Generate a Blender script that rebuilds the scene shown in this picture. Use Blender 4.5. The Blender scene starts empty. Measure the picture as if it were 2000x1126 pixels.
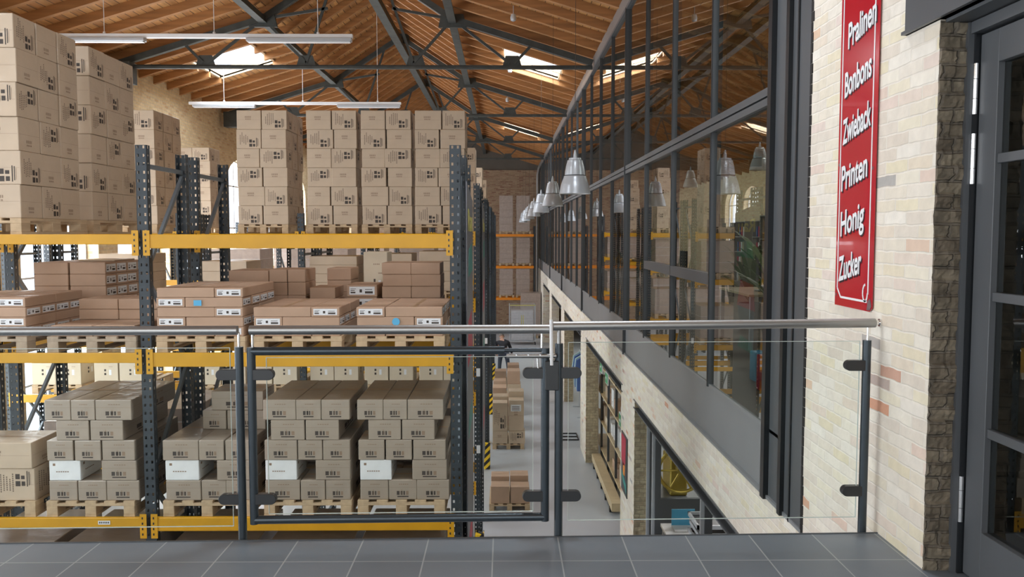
import bpy, bmesh, math, random
from mathutils import Vector, Matrix
random.seed(7)
PI = math.pi
sc = bpy.context.scene
COL = sc.collection

# ------------------------------------------------------------ camera, world, light, exposure
F_PX = 1650.0
cam_d = bpy.data.cameras.new('camera'); cam_d.sensor_width = 36.0; cam_d.lens = F_PX / 2000 * 36
cam_d.clip_start = 0.05; cam_d.clip_end = 300
cam = bpy.data.objects.new('camera', cam_d); COL.objects.link(cam)
cam.location = (0, 0, 1.55)
cam.rotation_euler = (math.radians(90 - 3.7795), 0, math.radians(-0.5197))
sc.camera = cam
sc.view_settings.view_transform = 'Standard'
sc.view_settings.look = 'None'
sc.view_settings.gamma = 1.0
sc.view_settings.exposure = -0.46
sc.view_settings.use_curve_mapping = False

wd = bpy.data.worlds.new('world'); sc.world = wd; wd.use_nodes = True
bg = wd.node_tree.nodes['Background']
bg.inputs[0].default_value = (0.86, 0.93, 1.0, 1); bg.inputs[1].default_value = 3.5

def area(name, loc, rot, sx, sy, power, col=(1.0, 0.98, 0.95)):
    d = bpy.data.lights.new(name, 'AREA'); d.shape = 'RECTANGLE'; d.size = sx; d.size_y = sy
    d.energy = power; d.color = col
    o = bpy.data.objects.new(name, d); COL.objects.link(o)
    o.location = loc; o.rotation_euler = rot
    return o

WALL_L = -8.6
TR = [-4.05, 3.45, 10.95, 18.45, 25.95, 33.45, 40.95, 48.4]       # truss / bay lines
WIN_Y = []
for a in TR[:-1]:
    WIN_Y += [a + 1.9, a + 5.6]
for y in WIN_Y:                                                     # daylight through the windows of the left wall
    area('window_daylight', (WALL_L - 0.55, y, 0.9), (0, -PI / 2, 0), 6.4, 2.9, (620 if y > 10 else 330) if y < 36 else 200)
area('window_daylight', (-4.6, -4.4, 2.3), (PI / 2, 0, 0), 5.0, 4.0, 170)     # tall windows of the gable behind the camera
area('window_daylight', (0.6, -4.4, 2.3), (PI / 2, 0, 0), 3.0, 3.6, 60)
SKY = [(-7.52, -6.12, 5.2, 6.9, -1), (-7.52, -6.12, 20.7, 22.9, -1), (-7.52, -6.12, 34.2, 36.2, -1),
       (0.0, 1.42, 5.4, 7.0, 1), (0.0, 1.42, 20.7, 22.7, 1), (0.0, 1.42, 34.3, 36.3, 1)]
for x0, x1, y0, y1, s in SKY:
    xm = (x0 + x1) / 2
    zm = 6.39 - 0.3 * ((-5.15 - xm) if s < 0 else (xm + 1.11)) + 0.32
    area('skylight_daylight', (xm, (y0 + y1) / 2, zm), (0, math.atan(0.3) * s, 0), (x1 - x0) * 1.15, y1 - y0 + 0.25, 330, (0.95, 0.98, 1))
for y in (9.5, 14.5, 20, 28, 38):                                          # room lamps of the glazed office and the arcade
    area('office_lamp_light', (5.2, y, 3.9), (0, 0, 0), 1.2, 0.3, 70)
    area('arcade_lamp_light', (4.2, y, -0.62), (0, 0, 0), 1.2, 0.3, 60)

# ------------------------------------------------------------ node materials
def new_mat(name):
    m = bpy.data.materials.new(name); m.use_nodes = True
    nt = m.node_tree; b = nt.nodes['Principled BSDF']
    return m, nt, b
def N(nt, t, **kw):
    n = nt.nodes.new(t)
    for k, v in kw.items():
        setattr(n, k, v)
    return n
def srgb(r, g, b):
    f = lambda c: (c / 255 / 12.92) if c / 255 <= 0.04045 else ((c / 255 + 0.055) / 1.055) ** 2.4
    return (f(r), f(g), f(b), 1)
def plain(name, col, rough=0.6, metal=0.0, var=0.08, scale=6.0, bump=0.0, coat=0.0, stretch=(1, 1, 1)):
    m, nt, b = new_mat(name)
    tc = N(nt, 'ShaderNodeTexCoord'); mp = N(nt, 'ShaderNodeMapping'); mp.inputs['Scale'].default_value = stretch
    nz = N(nt, 'ShaderNodeTexNoise'); nz.inputs['Scale'].default_value = scale; nz.inputs['Detail'].default_value = 4
    nt.links.new(tc.outputs['Object'], mp.inputs[0]); nt.links.new(mp.outputs[0], nz.inputs['Vector'])
    r = N(nt, 'ShaderNodeValToRGB')
    c = col
    r.color_ramp.elements[0].position = 0.3; r.color_ramp.elements[1].position = 0.7
    r.color_ramp.elements[0].color = tuple(max(0, x * (1 - var)) for x in c[:3]) + (1,)
    r.color_ramp.elements[1].color = tuple(min(1, x * (1 + var)) for x in c[:3]) + (1,)
    nt.links.new(nz.outputs['Fac'], r.inputs[0]); nt.links.new(r.outputs[0], b.inputs['Base Color'])
    b.inputs['Roughness'].default_value = rough; b.inputs['Metallic'].default_value = metal
    b.inputs['Coat Weight'].default_value = coat
    if coat >= 0.25:                                   # clingy film over cardboard: crinkled glossy skin
        b.inputs['Coat Roughness'].default_value = 0.14
        m2 = N(nt, 'ShaderNodeMapping'); m2.inputs['Scale'].default_value = (3, 3, 11)
        n2 = N(nt, 'ShaderNodeTexNoise'); n2.inputs['Scale'].default_value = 2.2; n2.inputs['Detail'].default_value = 5
        nt.links.new(tc.outputs['Object'], m2.inputs[0]); nt.links.new(m2.outputs[0], n2.inputs['Vector'])
        b2 = N(nt, 'ShaderNodeBump'); b2.inputs['Strength'].default_value = 0.7; b2.inputs['Distance'].default_value = 0.03
        nt.links.new(n2.outputs['Fac'], b2.inputs['Height']); nt.links.new(b2.outputs[0], b.inputs['Coat Normal'])
    if bump:
        bp = N(nt, 'ShaderNodeBump'); bp.inputs['Strength'].default_value = bump; bp.inputs['Distance'].default_value = 0.01
        nt.links.new(nz.outputs['Fac'], bp.inputs['Height']); nt.links.new(bp.outputs[0], b.inputs['Normal'])
    return m

M = {}
M['steel'] = plain('dark_grey_paint', srgb(74, 78, 82), 0.42, 0.0, 0.05, 3)
M['facade'] = plain('facade_grey_paint', srgb(82, 85, 88), 0.38, 0.0, 0.05, 2)
M['mullion'] = plain('mullion_paint', srgb(62, 65, 67), 0.4, 0.0, 0.05, 2)
M['facade_dark'] = plain('facade_gasket', srgb(28, 31, 34), 0.35, 0.0, 0.05, 2)
M['spandrel'] = plain('spandrel_sheet', srgb(128, 130, 131), 0.36, 0.0, 0.08, 1.2)
M['fascia'] = plain('fascia_sheet', srgb(150, 148, 146), 0.35, 0.5, 0.12, 0.7)
M['truss'] = plain('truss_paint', srgb(62, 66, 64), 0.6, 0.0, 0.25, 5)
M['rail_paint'] = plain('rail_paint', srgb(66, 74, 80), 0.3, 0.55, 0.04, 4)
M['stainless'] = plain('stainless', (0.36, 0.36, 0.355, 1), 0.42, 1.0, 0.05, 30, stretch=(0.1, 1, 1))
M['chrome'] = plain('chrome', (0.8, 0.8, 0.8, 1), 0.15, 1.0, 0.02, 10)
M['black'] = plain('black_plastic', srgb(40, 42, 44), 0.35, 0, 0.05, 10)
M['rack'] = plain('rack_blue_grey', srgb(50, 58, 64), 0.45, 0.1, 0.10, 8)
M['brace'] = plain('galvanised_brace', srgb(104, 112, 118), 0.4, 0.3, 0.1, 8)
M['yellow'] = plain('beam_yellow', srgb(204, 150, 14), 0.42, 0, 0.07, 4)
M['orange'] = plain('beam_orange', srgb(232, 138, 26), 0.45, 0, 0.06, 4)
M['wood'] = plain('pallet_wood', srgb(188, 164, 132), 0.8, 0, 0.16, 14, 0.3, stretch=(1, 0.15, 1))
M['wood_grey'] = plain('old_pallet_wood', srgb(165, 150, 130), 0.85, 0, 0.2, 14, 0.3, stretch=(1, 0.15, 1))
M['carton'] = plain('cardboard', srgb(190, 170, 146), 0.6, 0, 0.05, 5, 0.12, coat=0.35)
M['carton_grey'] = plain('cardboard_in_film', srgb(160, 147, 132), 0.36, 0, 0.07, 4, 0.3, coat=0.25)
M['carton_red'] = plain('cardboard_reddish', srgb(178, 148, 124), 0.7, 0, 0.05, 5)
M['carton_cream'] = plain('cardboard_cream', srgb(206, 193, 170), 0.7, 0, 0.04, 5)
M['carton_white'] = plain('cardboard_white', srgb(226, 228, 228), 0.4, 0, 0.05, 9, 0.3)
M['tape'] = plain('packing_tape', srgb(170, 138, 104), 0.35, 0, 0.04, 5)
M['ink'] = plain('ink', srgb(66, 58, 52), 0.7, 0, 0.2, 40)
M['ink_soft'] = plain('ink_soft', srgb(142, 120, 100), 0.7, 0, 0.1, 60)
M['ink_mid'] = plain('ink_mid', srgb(112, 96, 82), 0.7, 0, 0.1, 60)
M['paper'] = plain('label_paper', srgb(224, 226, 228), 0.5, 0, 0.03, 30)
M['blue'] = plain('blue_sticker', srgb(86, 172, 214), 0.5, 0, 0.02, 5)
M['white'] = plain('white_paint', srgb(226, 228, 230), 0.35, 0, 0.03, 5)
M['alu'] = plain('lamp_aluminium', srgb(196, 202, 208), 0.32, 0.35, 0.04, 3)
M['lamp_in'] = plain('lamp_inside', srgb(215, 215, 212), 0.4, 0, 0.03, 3)
M['film'] = plain('wrapped_load', srgb(164, 148, 138), 0.3, 0, 0.10, 9, 0.6, coat=0.4)
M['film_white'] = plain('white_film', srgb(222, 222, 226), 0.3, 0, 0.08, 9, 0.5, coat=0.3)
M['cloth_dark'] = plain('dark_clothing', srgb(46, 48, 54), 0.9, 0, 0.12, 20)
M['jeans'] = plain('dark_jeans', srgb(58, 66, 80), 0.9, 0, 0.12, 20)
M['skin'] = plain('skin', srgb(214, 170, 146), 0.55, 0, 0.03, 8)
M['hair'] = plain('grey_hair', srgb(120, 112, 104), 0.8, 0, 0.15, 40)
M['shoe'] = plain('dark_shoe', srgb(34, 34, 36), 0.6)
M['concrete'] = plain('warehouse_floor', srgb(176, 180, 184), 0.38, 0, 0.06, 0.5)
M['plaster'] = plain('dark_gable', srgb(98, 92, 84), 0.85, 0, 0.15, 1.2)
M['green'] = plain('sign_green', srgb(40, 150, 90), 0.4, 0, 0.02, 4)
M['red'] = plain('enamel_red', srgb(178, 26, 42), 0.16, 0, 0.05, 3, coat=0.2)
M['enamel_white'] = plain('enamel_white', srgb(236, 238, 240), 0.2, 0, 0.02, 4)
M['enamel_shadow'] = plain('enamel_shadow', srgb(52, 34, 44), 0.25, 0, 0.02, 4)
M['rust'] = plain('rust', srgb(104, 84, 84), 0.8, 0, 0.3, 30)
M['banner'] = plain('banner_grey', srgb(108, 108, 114), 0.45, 0, 0.05, 3)
M['banner_green'] = plain('banner_green', srgb(60, 140, 132), 0.5)
M['banner_yellow'] = plain('banner_yellow', srgb(214, 206, 110), 0.5)
M['banner_red'] = plain('banner_red', srgb(184, 40, 66), 0.5)
M['leaf'] = plain('leaf', srgb(86, 108, 54), 0.5, 0, 0.2, 6)
M['pot'] = plain('plant_pot', srgb(150, 146, 140), 0.5)
M['sofa'] = plain('dark_red_upholstery', srgb(120, 24, 36), 0.8)
M['desk'] = plain('desk_top', srgb(196, 176, 140), 0.5)
M['office_floor'] = plain('office_floor', srgb(120, 112, 100), 0.5, 0, 0.1, 2)
M['office_wall'] = plain('office_wall', srgb(150, 146, 138), 0.8, 0, 0.06, 1)
M['seal'] = plain('joint_dark', srgb(30, 26, 24), 0.9)
M['brass'] = plain('brass_wheel', srgb(170, 150, 70), 0.35, 0.7, 0.1, 5)
M['blue_cloth'] = plain('blue_fabric', srgb(70, 96, 150), 0.9)
M['pale_cloth'] = plain('pale_fabric', srgb(170, 196, 200), 0.9)

def glass(name, tint=(0.93, 0.97, 0.95, 1), gain=1.0, ior=1.5):
    m, nt, b = new_mat(name); nt.nodes.remove(b)
    out = nt.nodes['Material Output']
    tr = N(nt, 'ShaderNodeBsdfTransparent'); tr.inputs[0].default_value = tint
    gl = N(nt, 'ShaderNodeBsdfGlossy'); gl.inputs['Roughness'].default_value = 0.01
    fr = N(nt, 'ShaderNodeFresnel'); fr.inputs[0].default_value = ior
    mu = N(nt, 'ShaderNodeMath', operation='MULTIPLY'); mu.inputs[1].default_value = gain; mu.use_clamp = True
    mx = N(nt, 'ShaderNodeMixShader')
    ge = N(nt, 'ShaderNodeNewGeometry'); iv = N(nt, 'ShaderNodeMath', operation='SUBTRACT'); iv.inputs[0].default_value = 1.0
    m3 = N(nt, 'ShaderNodeMath', operation='MULTIPLY')
    nt.links.new(ge.outputs['Backfacing'], iv.inputs[1]); nt.links.new(fr.outputs[0], mu.inputs[0])
    nt.links.new(mu.outputs[0], m3.inputs[0]); nt.links.new(iv.outputs[0], m3.inputs[1]); nt.links.new(m3.outputs[0], mx.inputs[0])
    nt.links.new(tr.outputs[0], mx.inputs[1]); nt.links.new(gl.outputs[0], mx.inputs[2])
    nt.links.new(mx.outputs[0], out.inputs[0])
    return m
M['glass'] = glass('facade_glass', (0.84, 0.88, 0.86, 1), 1.7, 1.52)
M['glass_clear'] = glass('rail_glass', (0.965, 0.985, 0.975, 1), 1.0, 1.2)
M['glass_edge'] = plain('glass_edge', srgb(186, 196, 190), 0.2)
M['glass_door'] = glass('door_glass', (0.75, 0.78, 0.77, 1), 1.7, 1.5)
M['pane'] = glass('window_pane', (0.95, 0.97, 1, 1), 1.0, 1.3)

def brick_mat(name, stops, mortar, bw=0.24, bh=0.075, ms=0.012, bump=0.5, rough=0.85, ax='yz', grime=0.12, seed=0.0):
    """stops: [(pos, colour), ...] of the bricks' own random tint"""
    m, nt, b = new_mat(name); L = nt.links.new
    tc = N(nt, 'ShaderNodeTexCoord'); sx = N(nt, 'ShaderNodeSeparateXYZ'); cx = N(nt, 'ShaderNodeCombineXYZ')
    L(tc.outputs['Object'], sx.inputs[0])
    ad = N(nt, 'ShaderNodeMath', operation='ADD'); L(sx.outputs[0], ad.inputs[0]); L(sx.outputs[1], ad.inputs[1])
    off = N(nt, 'ShaderNodeMath', operation='ADD'); off.inputs[1].default_value = 50 + seed; L(ad.outputs[0], off.inputs[0])
    offz = N(nt, 'ShaderNodeMath', operation='ADD'); offz.inputs[1].default_value = 30.02; L(sx.outputs[2], offz.inputs[0])
    wob = N(nt, 'ShaderNodeTexNoise'); wob.inputs['Scale'].default_value = 9; L(tc.outputs['Object'], wob.inputs['Vector'])
    ws = N(nt, 'ShaderNodeMath', operation='MULTIPLY_ADD'); ws.inputs[1].default_value = 0.02; L(wob.outputs['Fac'], ws.inputs[0]); L(offz.outputs[0], ws.inputs[2])
    L(off.outputs[0], cx.inputs[0]); L(ws.outputs[0], cx.inputs[1])
    br = N(nt, 'ShaderNodeTexBrick'); L(cx.outputs[0], br.inputs['Vector'])
    br.inputs['Scale'].default_value = 1; br.inputs['Brick Width'].default_value = bw; br.inputs['Row Height'].default_value = bh
    br.inputs['Mortar Size'].default_value = ms; br.inputs['Mortar Smooth'].default_value = 0.6
    br.inputs['Color1'].default_value = (0, 0, 0, 1); br.inputs['Color2'].default_value = (1, 1, 1, 1); br.inputs['Mortar'].default_value = (0.4, 0.4, 0.4, 1)
    rp = N(nt, 'ShaderNodeValToRGB'); rp.color_ramp.interpolation = 'LINEAR'
    els = rp.color_ramp.elements
    els[0].position, els[0].color = stops[0]; els[1].position, els[1].color = stops[-1]
    for p, c in stops[1:-1]:
        e = els.new(p); e.color = c
    L(br.outputs['Color'], rp.inputs[0])
    mx = N(nt, 'ShaderNodeMix', data_type='RGBA'); L(br.outputs['Fac'], mx.inputs[0]); L(rp.outputs[0], mx.inputs[6]); mx.inputs[7].default_value = mortar
    nz = N(nt, 'ShaderNodeTexNoise'); nz.inputs['Scale'].default_value = 14; nz.inputs['Detail'].default_value = 6; L(tc.outputs['Object'], nz.inputs['Vector'])
    mr = N(nt, 'ShaderNodeMapRange'); mr.inputs['From Min'].default_value = 0.3; mr.inputs['From Max'].default_value = 0.7
    mr.inputs['To Min'].default_value = 1 - grime; mr.inputs['To Max'].default_value = 1 + grime * 0.5; L(nz.outputs['Fac'], mr.inputs[0])
    mul = N(nt, 'ShaderNodeMix', data_type='RGBA', blend_type='MULTIPLY'); mul.inputs[0].default_value = 1
    L(mx.outputs[2], mul.inputs[6]); cc = N(nt, 'ShaderNodeCombineColor')
    for i in range(3): L(mr.outputs[0], cc.inputs[i])
    L(cc.outputs[0], mul.inputs[7]); L(mul.outputs[2], b.inputs['Base Color'])
    b.inputs['Roughness'].default_value = rough
    inv = N(nt, 'ShaderNodeMath', operation='MULTIPLY_ADD'); inv.inputs[1].default_value = -1; L(br.outputs['Fac'], inv.inputs[0])
    n2 = N(nt, 'ShaderNodeMath', operation='MULTIPLY'); n2.inputs[1].default_value = 0.9; L(nz.outputs['Fac'], n2.inputs[0]); L(n2.outputs[0], inv.inputs[2])
    bp = N(nt, 'ShaderNodeBump'); bp.inputs['Strength'].default_value = bump; bp.inputs['Distance'].default_value = 0.012
    L(inv.outputs[0], bp.inputs['Height']); L(bp.outputs[0], b.inputs['Normal'])
    return m
cream = [(0.0, srgb(222, 212, 192)), (0.2, srgb(228, 220, 206)), (0.42, srgb(216, 205, 190)), (0.6, srgb(233, 227, 215)),
         (0.84, srgb(224, 214, 186)), (0.95, srgb(222, 206, 196)), (0.978, srgb(218, 188, 160)), (0.989, srgb(206, 150, 122)), (0.996, srgb(178, 174, 168)), (1.0, srgb(170, 168, 164))]
M['brick'] = brick_mat('pale_brick', cream, srgb(228, 221, 208), bw=0.235, bh=0.064, ms=0.006, bump=0.4, grime=0.07, seed=0.3)
M['brick_left'] = brick_mat('yellow_brick', [(0, srgb(206, 182, 140)), (0.5, srgb(220, 200, 160)), (1, srgb(194, 160, 122))], srgb(200, 184, 156), bump=0.3)
M['brick_end'] = brick_mat('brown_brick', [(0, srgb(150, 122, 96)), (0.5, srgb(172, 144, 116)), (1, srgb(136, 96, 76))], srgb(150, 132, 112), bump=0.3)
M['brick_jamb'] = brick_mat('jamb_brick', [(0, srgb(182, 170, 142)), (0.5, srgb(194, 182, 152)), (1, srgb(164, 150, 124))], srgb(156, 146, 124), bw=0.13, bh=0.064, ms=0.006, bump=0.5, grime=0.2)
M['brick_raw'] = brick_mat('raw_brick', [(0, srgb(112, 102, 86)), (0.5, srgb(128, 118, 100)), (1, srgb(96, 86, 72))], srgb(104, 96, 84), bw=0.13, bh=0.064, ms=0.008, bump=0.9, grime=0.4)

def board_mat():
    m, nt, b = new_mat('roof_boards'); L = nt.links.new
    tc = N(nt, 'ShaderNodeTexCoord'); sx = N(nt, 'ShaderNodeSeparateXYZ'); cx = N(nt, 'ShaderNodeCombineXYZ')
    L(tc.outputs['Object'], sx.inputs[0])
    a = N(nt, 'ShaderNodeMath', operation='ADD'); a.inputs[1].default_value = 40; L(sx.outputs[1], a.inputs[0])
    c = N(nt, 'ShaderNodeMath', operation='ADD'); c.inputs[1].default_value = 40; L(sx.outputs[0], c.inputs[0])
    L(a.outputs[0], cx.inputs[0]); L(c.outputs[0], cx.inputs[1])
    br = N(nt, 'ShaderNodeTexBrick'); L(cx.outputs[0], br.inputs['Vector'])
    br.inputs['Scale'].default_value = 1; br.inputs['Brick Width'].default_value = 3.3; br.inputs['Row Height'].default_value = 0.155
    br.inputs['Mortar Size'].default_value = 0.007
    br.inputs['Color1'].default_value = srgb(206, 156, 100); br.inputs['Color2'].default_value = srgb(176, 124, 76); br.inputs['Mortar'].default_value = srgb(58, 30, 14)
    nz = N(nt, 'ShaderNodeTexNoise'); nz.inputs['Scale'].default_value = 2.5; nz.inputs['Detail'].default_value = 5
    mp = N(nt, 'ShaderNodeMapping'); mp.inputs['Scale'].default_value = (6, 0.6, 1); L(tc.outputs['Object'], mp.inputs[0]); L(mp.outputs[0], nz.inputs['Vector'])
    rp = N(nt, 'ShaderNodeValToRGB'); rp.color_ramp.elements[0].position = 0.3; rp.color_ramp.elements[1].position = 0.72
    rp.color_ramp.elements[0].color = (0.62, 0.6, 0.58, 1); rp.color_ramp.elements[1].color = (1.1, 1.08, 1.0, 1)
    L(nz.outputs['Fac'], rp.inputs[0])
    mu = N(nt, 'ShaderNodeMix', data_type='RGBA', blend_type='MULTIPLY'); mu.inputs[0].default_value = 1
    L(br.outputs['Color'], mu.inputs[6]); L(rp.outputs[0], mu.inputs[7]); L(mu.outputs[2], b.inputs['Base Color'])
    b.inputs['Roughness'].default_value = 0.55
    bp = N(nt, 'ShaderNodeBump'); bp.inputs['Strength'].default_value = 0.6; bp.invert = True; L(br.outputs['Fac'], bp.inputs['Height']); L(bp.outputs[0], b.inputs['Normal'])
    return m
M['boards'] = board_mat()
M['rafter'] = plain('rafter_wood', srgb(160, 112, 66), 0.6, 0, 0.25, 3, 0.2, stretch=(0.3, 4, 4))

def tile_mat():
    m, nt, b = new_mat('floor_tiles'); L = nt.links.new
    tc = N(nt, 'ShaderNodeTexCoord'); mp = N(nt, 'ShaderNodeMapping')
    mp.inputs['Location'].default_value = (40 * 0.328 + 0.057, 40 * 0.328 + 0.03, 0)
    L(tc.outputs['Object'], mp.inputs[0])
    br = N(nt, 'ShaderNodeTexBrick'); L(mp.outputs[0], br.inputs['Vector'])
    br.offset = 0.0; br.inputs['Scale'].default_value = 1; br.inputs['Brick Width'].default_value = 0.328; br.inputs['Row Height'].default_value = 0.656
    br.inputs['Mortar Size'].default_value = 0.0035
    br.inputs['Color1'].default_value = srgb(104, 112, 120); br.inputs['Color2'].default_value = srgb(114, 122, 130); br.inputs['Mortar'].default_value = srgb(158, 162, 164)
    L(br.outputs['Color'], b.inputs['Base Color'])
    nz = N(nt, 'ShaderNodeTexNoise'); nz.inputs['Scale'].default_value = 5
    mr = N(nt, 'ShaderNodeMapRange'); mr.inputs['To Min'].default_value = 0.34; mr.inputs['To Max'].default_value = 0.5; L(nz.outputs['Fac'], mr.inputs[0])
    L(tc.outputs['Object'], nz.inputs['Vector']); L(mr.outputs[0], b.inputs['Roughness'])
    return m
M['tiles'] = tile_mat()

def stripe_mat():
    m, nt, b = new_mat('hazard_stripes'); L = nt.links.new
    tc = N(nt, 'ShaderNodeTexCoord'); sx = N(nt, 'ShaderNodeSeparateXYZ'); L(tc.outputs['Object'], sx.inputs[0])
    a = N(nt, 'ShaderNodeMath', operation='SUBTRACT'); L(sx.outputs[2], a.inputs[0]); L(sx.outputs[0], a.inputs[1])
    a2 = N(nt, 'ShaderNodeMath', operation='SUBTRACT'); L(a.outputs[0], a2.inputs[0]); L(sx.outputs[1], a2.inputs[1])
    mo = N(nt, 'ShaderNodeMath', operation='PINGPONG'); mo.inputs[1].default_value = 0.09; L(a2.outputs[0], mo.inputs[0])
    gt = N(nt, 'ShaderNodeMath', operation='GREATER_THAN'); gt.inputs[1].default_value = 0.045; L(mo.outputs[0], gt.inputs[0])
    mx = N(nt, 'ShaderNodeMix', data_type='RGBA'); mx.inputs[6].default_value = srgb(236, 196, 32); mx.inputs[7].default_value = srgb(28, 28, 28)
    L(gt.outputs[0], mx.inputs[0]); L(mx.outputs[2], b.inputs['Base Color']); b.inputs['Roughness'].default_value = 0.4
    return m
M['stripe'] = stripe_mat()

# ------------------------------------------------------------ mesh helpers
class MB:
    def __init__(s):
        s.v = []; s.f = []; s.mi = []; s.mats = []
    def mi_of(s, m):
        if m not in s.mats: s.mats.append(m)
        return s.mats.index(m)
    def face(s, pts, m):
        b = len(s.v); s.v += [tuple(p) for p in pts]; s.f.append(tuple(range(b, b + len(pts)))); s.mi.append(s.mi_of(m))
    def box(s, x0, x1, y0, y1, z0, z1, m):
        b = len(s.v); i = s.mi_of(m)
        s.v += [(x0, y0, z0), (x1, y0, z0), (x1, y1, z0), (x0, y1, z0), (x0, y0, z1), (x1, y0, z1), (x1, y1, z1), (x0, y1, z1)]
        for f in ((0, 3, 2, 1), (4, 5, 6, 7), (0, 1, 5, 4), (1, 2, 6, 5), (2, 3, 7, 6), (3, 0, 4, 7)):
            s.f.append(tuple(b + k for k in f)); s.mi.append(i)
    def bar(s, p, q, w, h, m):
        """rectangular bar from p to q; w across, h along the 'up' side"""
        p, q = Vector(p), Vector(q); d = (q - p).normalized()
        up = Vector((0, 0, 1)) if abs(d.z) < 0.95 else Vector((0, 1, 0))
        r = d.cross(up).normalized(); u = r.cross(d).normalized(); b = len(s.v); i = s.mi_of(m)
        for c in (p, q):
            for a, e in ((-1, -1), (1, -1), (1, 1), (-1, 1)):
                s.v.append(tuple(c + r * (a * w / 2) + u * (e * h / 2)))
        for f in ((0, 1, 2, 3), (7, 6, 5, 4), (0, 4, 5, 1), (1, 5, 6, 2), (2, 6, 7, 3), (3, 7, 4, 0)):
            s.f.append(tuple(b + k for k in f)); s.mi.append(i)
    def tube(s, p, q, r, m, n=16, r2=None):
        p, q = Vector(p), Vector(q); d = (q - p).normalized(); r2 = r if r2 is None else r2
        up = Vector((0, 0, 1)) if abs(d.z) < 0.95 else Vector((1, 0, 0))
        a = d.cross(up).normalized(); c = a.cross(d); b = len(s.v); i = s.mi_of(m)
        for (o, rr) in ((p, r), (q, r2)):
            for k in range(n):
                t = 2 * PI * k / n; s.v.append(tuple(o + (a * math.cos(t) + c * math.sin(t)) * rr))
        for k in range(n):
            s.f.append((b + k, b + (k + 1) % n, b + n + (k + 1) % n, b + n + k)); s.mi.append(i)
        s.f.append(tuple(b + k for k in reversed(range(n)))); s.mi.append(i)
        s.f.append(tuple(b + n + k for k in range(n))); s.mi.append(i)
    def lathe(s, prof, m, n=40, c=(0, 0)):
        b = len(s.v); i = s.mi_of(m)
        for (r, z) in prof:
            for k in range(n):
                t = 2 * PI * k / n; s.v.append((c[0] + r * math.cos(t), c[1] + r * math.sin(t), z))
        for j in range(len(prof) - 1):
            for k in range(n):
                s.f.append((b + j * n + k, b + j * n + (k + 1) % n, b + (j + 1) * n + (k + 1) % n, b + (j + 1) * n + k)); s.mi.append(i)
    def ext(s, pts, d, m):
        """extrude a polygon (3D points) by vector d"""
        b = len(s.v); n = len(pts); i = s.mi_of(m); d = Vector(d)
        s.v += [tuple(Vector(p)) for p in pts] + [tuple(Vector(p) + d) for p in pts]
        s.f.append(tuple(b + k for k in range(n))); s.mi.append(i)
        s.f.append(tuple(b + n + k for k in reversed(range(n)))); s.mi.append(i)
        for k in range(n):
            s.f.append((b + k, b + n + k, b + n + (k + 1) % n, b + (k + 1) % n)); s.mi.append(i)
    def mesh(s, name, smooth=False, bevel=0):
        me = bpy.data.meshes.new(name); me.from_pydata(s.v, [], s.f); me.update()
        for m in s.mats: me.materials.append(M[m])
        me.polygons.foreach_set('material_index', s.mi)
        bm = bmesh.new(); bm.from_mesh(me)
        if bevel:
            bmesh.ops.bevel(bm, geom=list(bm.edges), offset=bevel, segments=1, affect='EDGES')
        bmesh.ops.recalc_face_normals(bm, faces=bm.faces)
        bm.to_mesh(me); bm.free()
        if smooth:
            me.polygons.foreach_set('use_smooth', [True] * len(me.polygons))
            me.set_sharp_from_angle(angle=math.radians(40))
        return me
    def build(s, name, parent=None, loc=None, smooth=False, bevel=0, **kw):
        return link(name, s.mesh(name, smooth, bevel), parent, loc, **kw)

def tag(o, label=None, cat=None, group=None, kind=None):
    if label: o['label'] = label
    if cat: o['category'] = cat
    if group: o['group'] = group
    if kind: o['kind'] = kind
    return o
def link(name, me, parent=None, loc=None, rz=0, label=None, cat=None, group=None, kind=None):
    o = bpy.data.objects.new(name, me); COL.objects.link(o)
    if loc is not None: o.location = loc
    if rz: o.rotation_euler = (0, 0, rz)
    if parent is not None: o.parent = parent
    return tag(o, label, cat, group, kind)
def empty(name, loc, label=None, cat=None, group=None, rz=0, kind=None):
    o = bpy.data.objects.new(name, None); COL.objects.link(o); o.location = loc; o.rotation_euler = (0, 0, rz)
    o.empty_display_size = 0.1
    return tag(o, label, cat, group, kind)
def copy_tree(o, parent=None):
    c = o.copy(); COL.objects.link(c); c.parent = parent
    for ch in o.children: copy_tree(ch, c)
    return c
def text_mesh(body, width, cap, depth, m, bold=0.0, name='lettering', shear=0.0):
    cu = bpy.data.curves.new(name, 'FONT'); cu.body = body; cu.size = 1; cu.offset = bold; cu.extrude = 0.5; cu.resolution_u = 4; cu.shear = shear
    o = bpy.data.objects.new(name, cu); COL.objects.link(o)
    dg = bpy.context.evaluated_depsgraph_get(); me = bpy.data.meshes.new_from_object(o.evaluated_get(dg))
    bpy.data.objects.remove(o)
    xs = [v.co.x for v in me.vertices]; x0, x1 = min(xs), max(xs)
    for v in me.vertices:
        v.co.x = (v.co.x - x0) / (x1 - x0) * width; v.co.y = v.co.y / 0.70 * cap; v.co.z = v.co.z * depth
    me.materials.clear(); me.materials.append(M[m]); me.name = name
    return me

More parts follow.
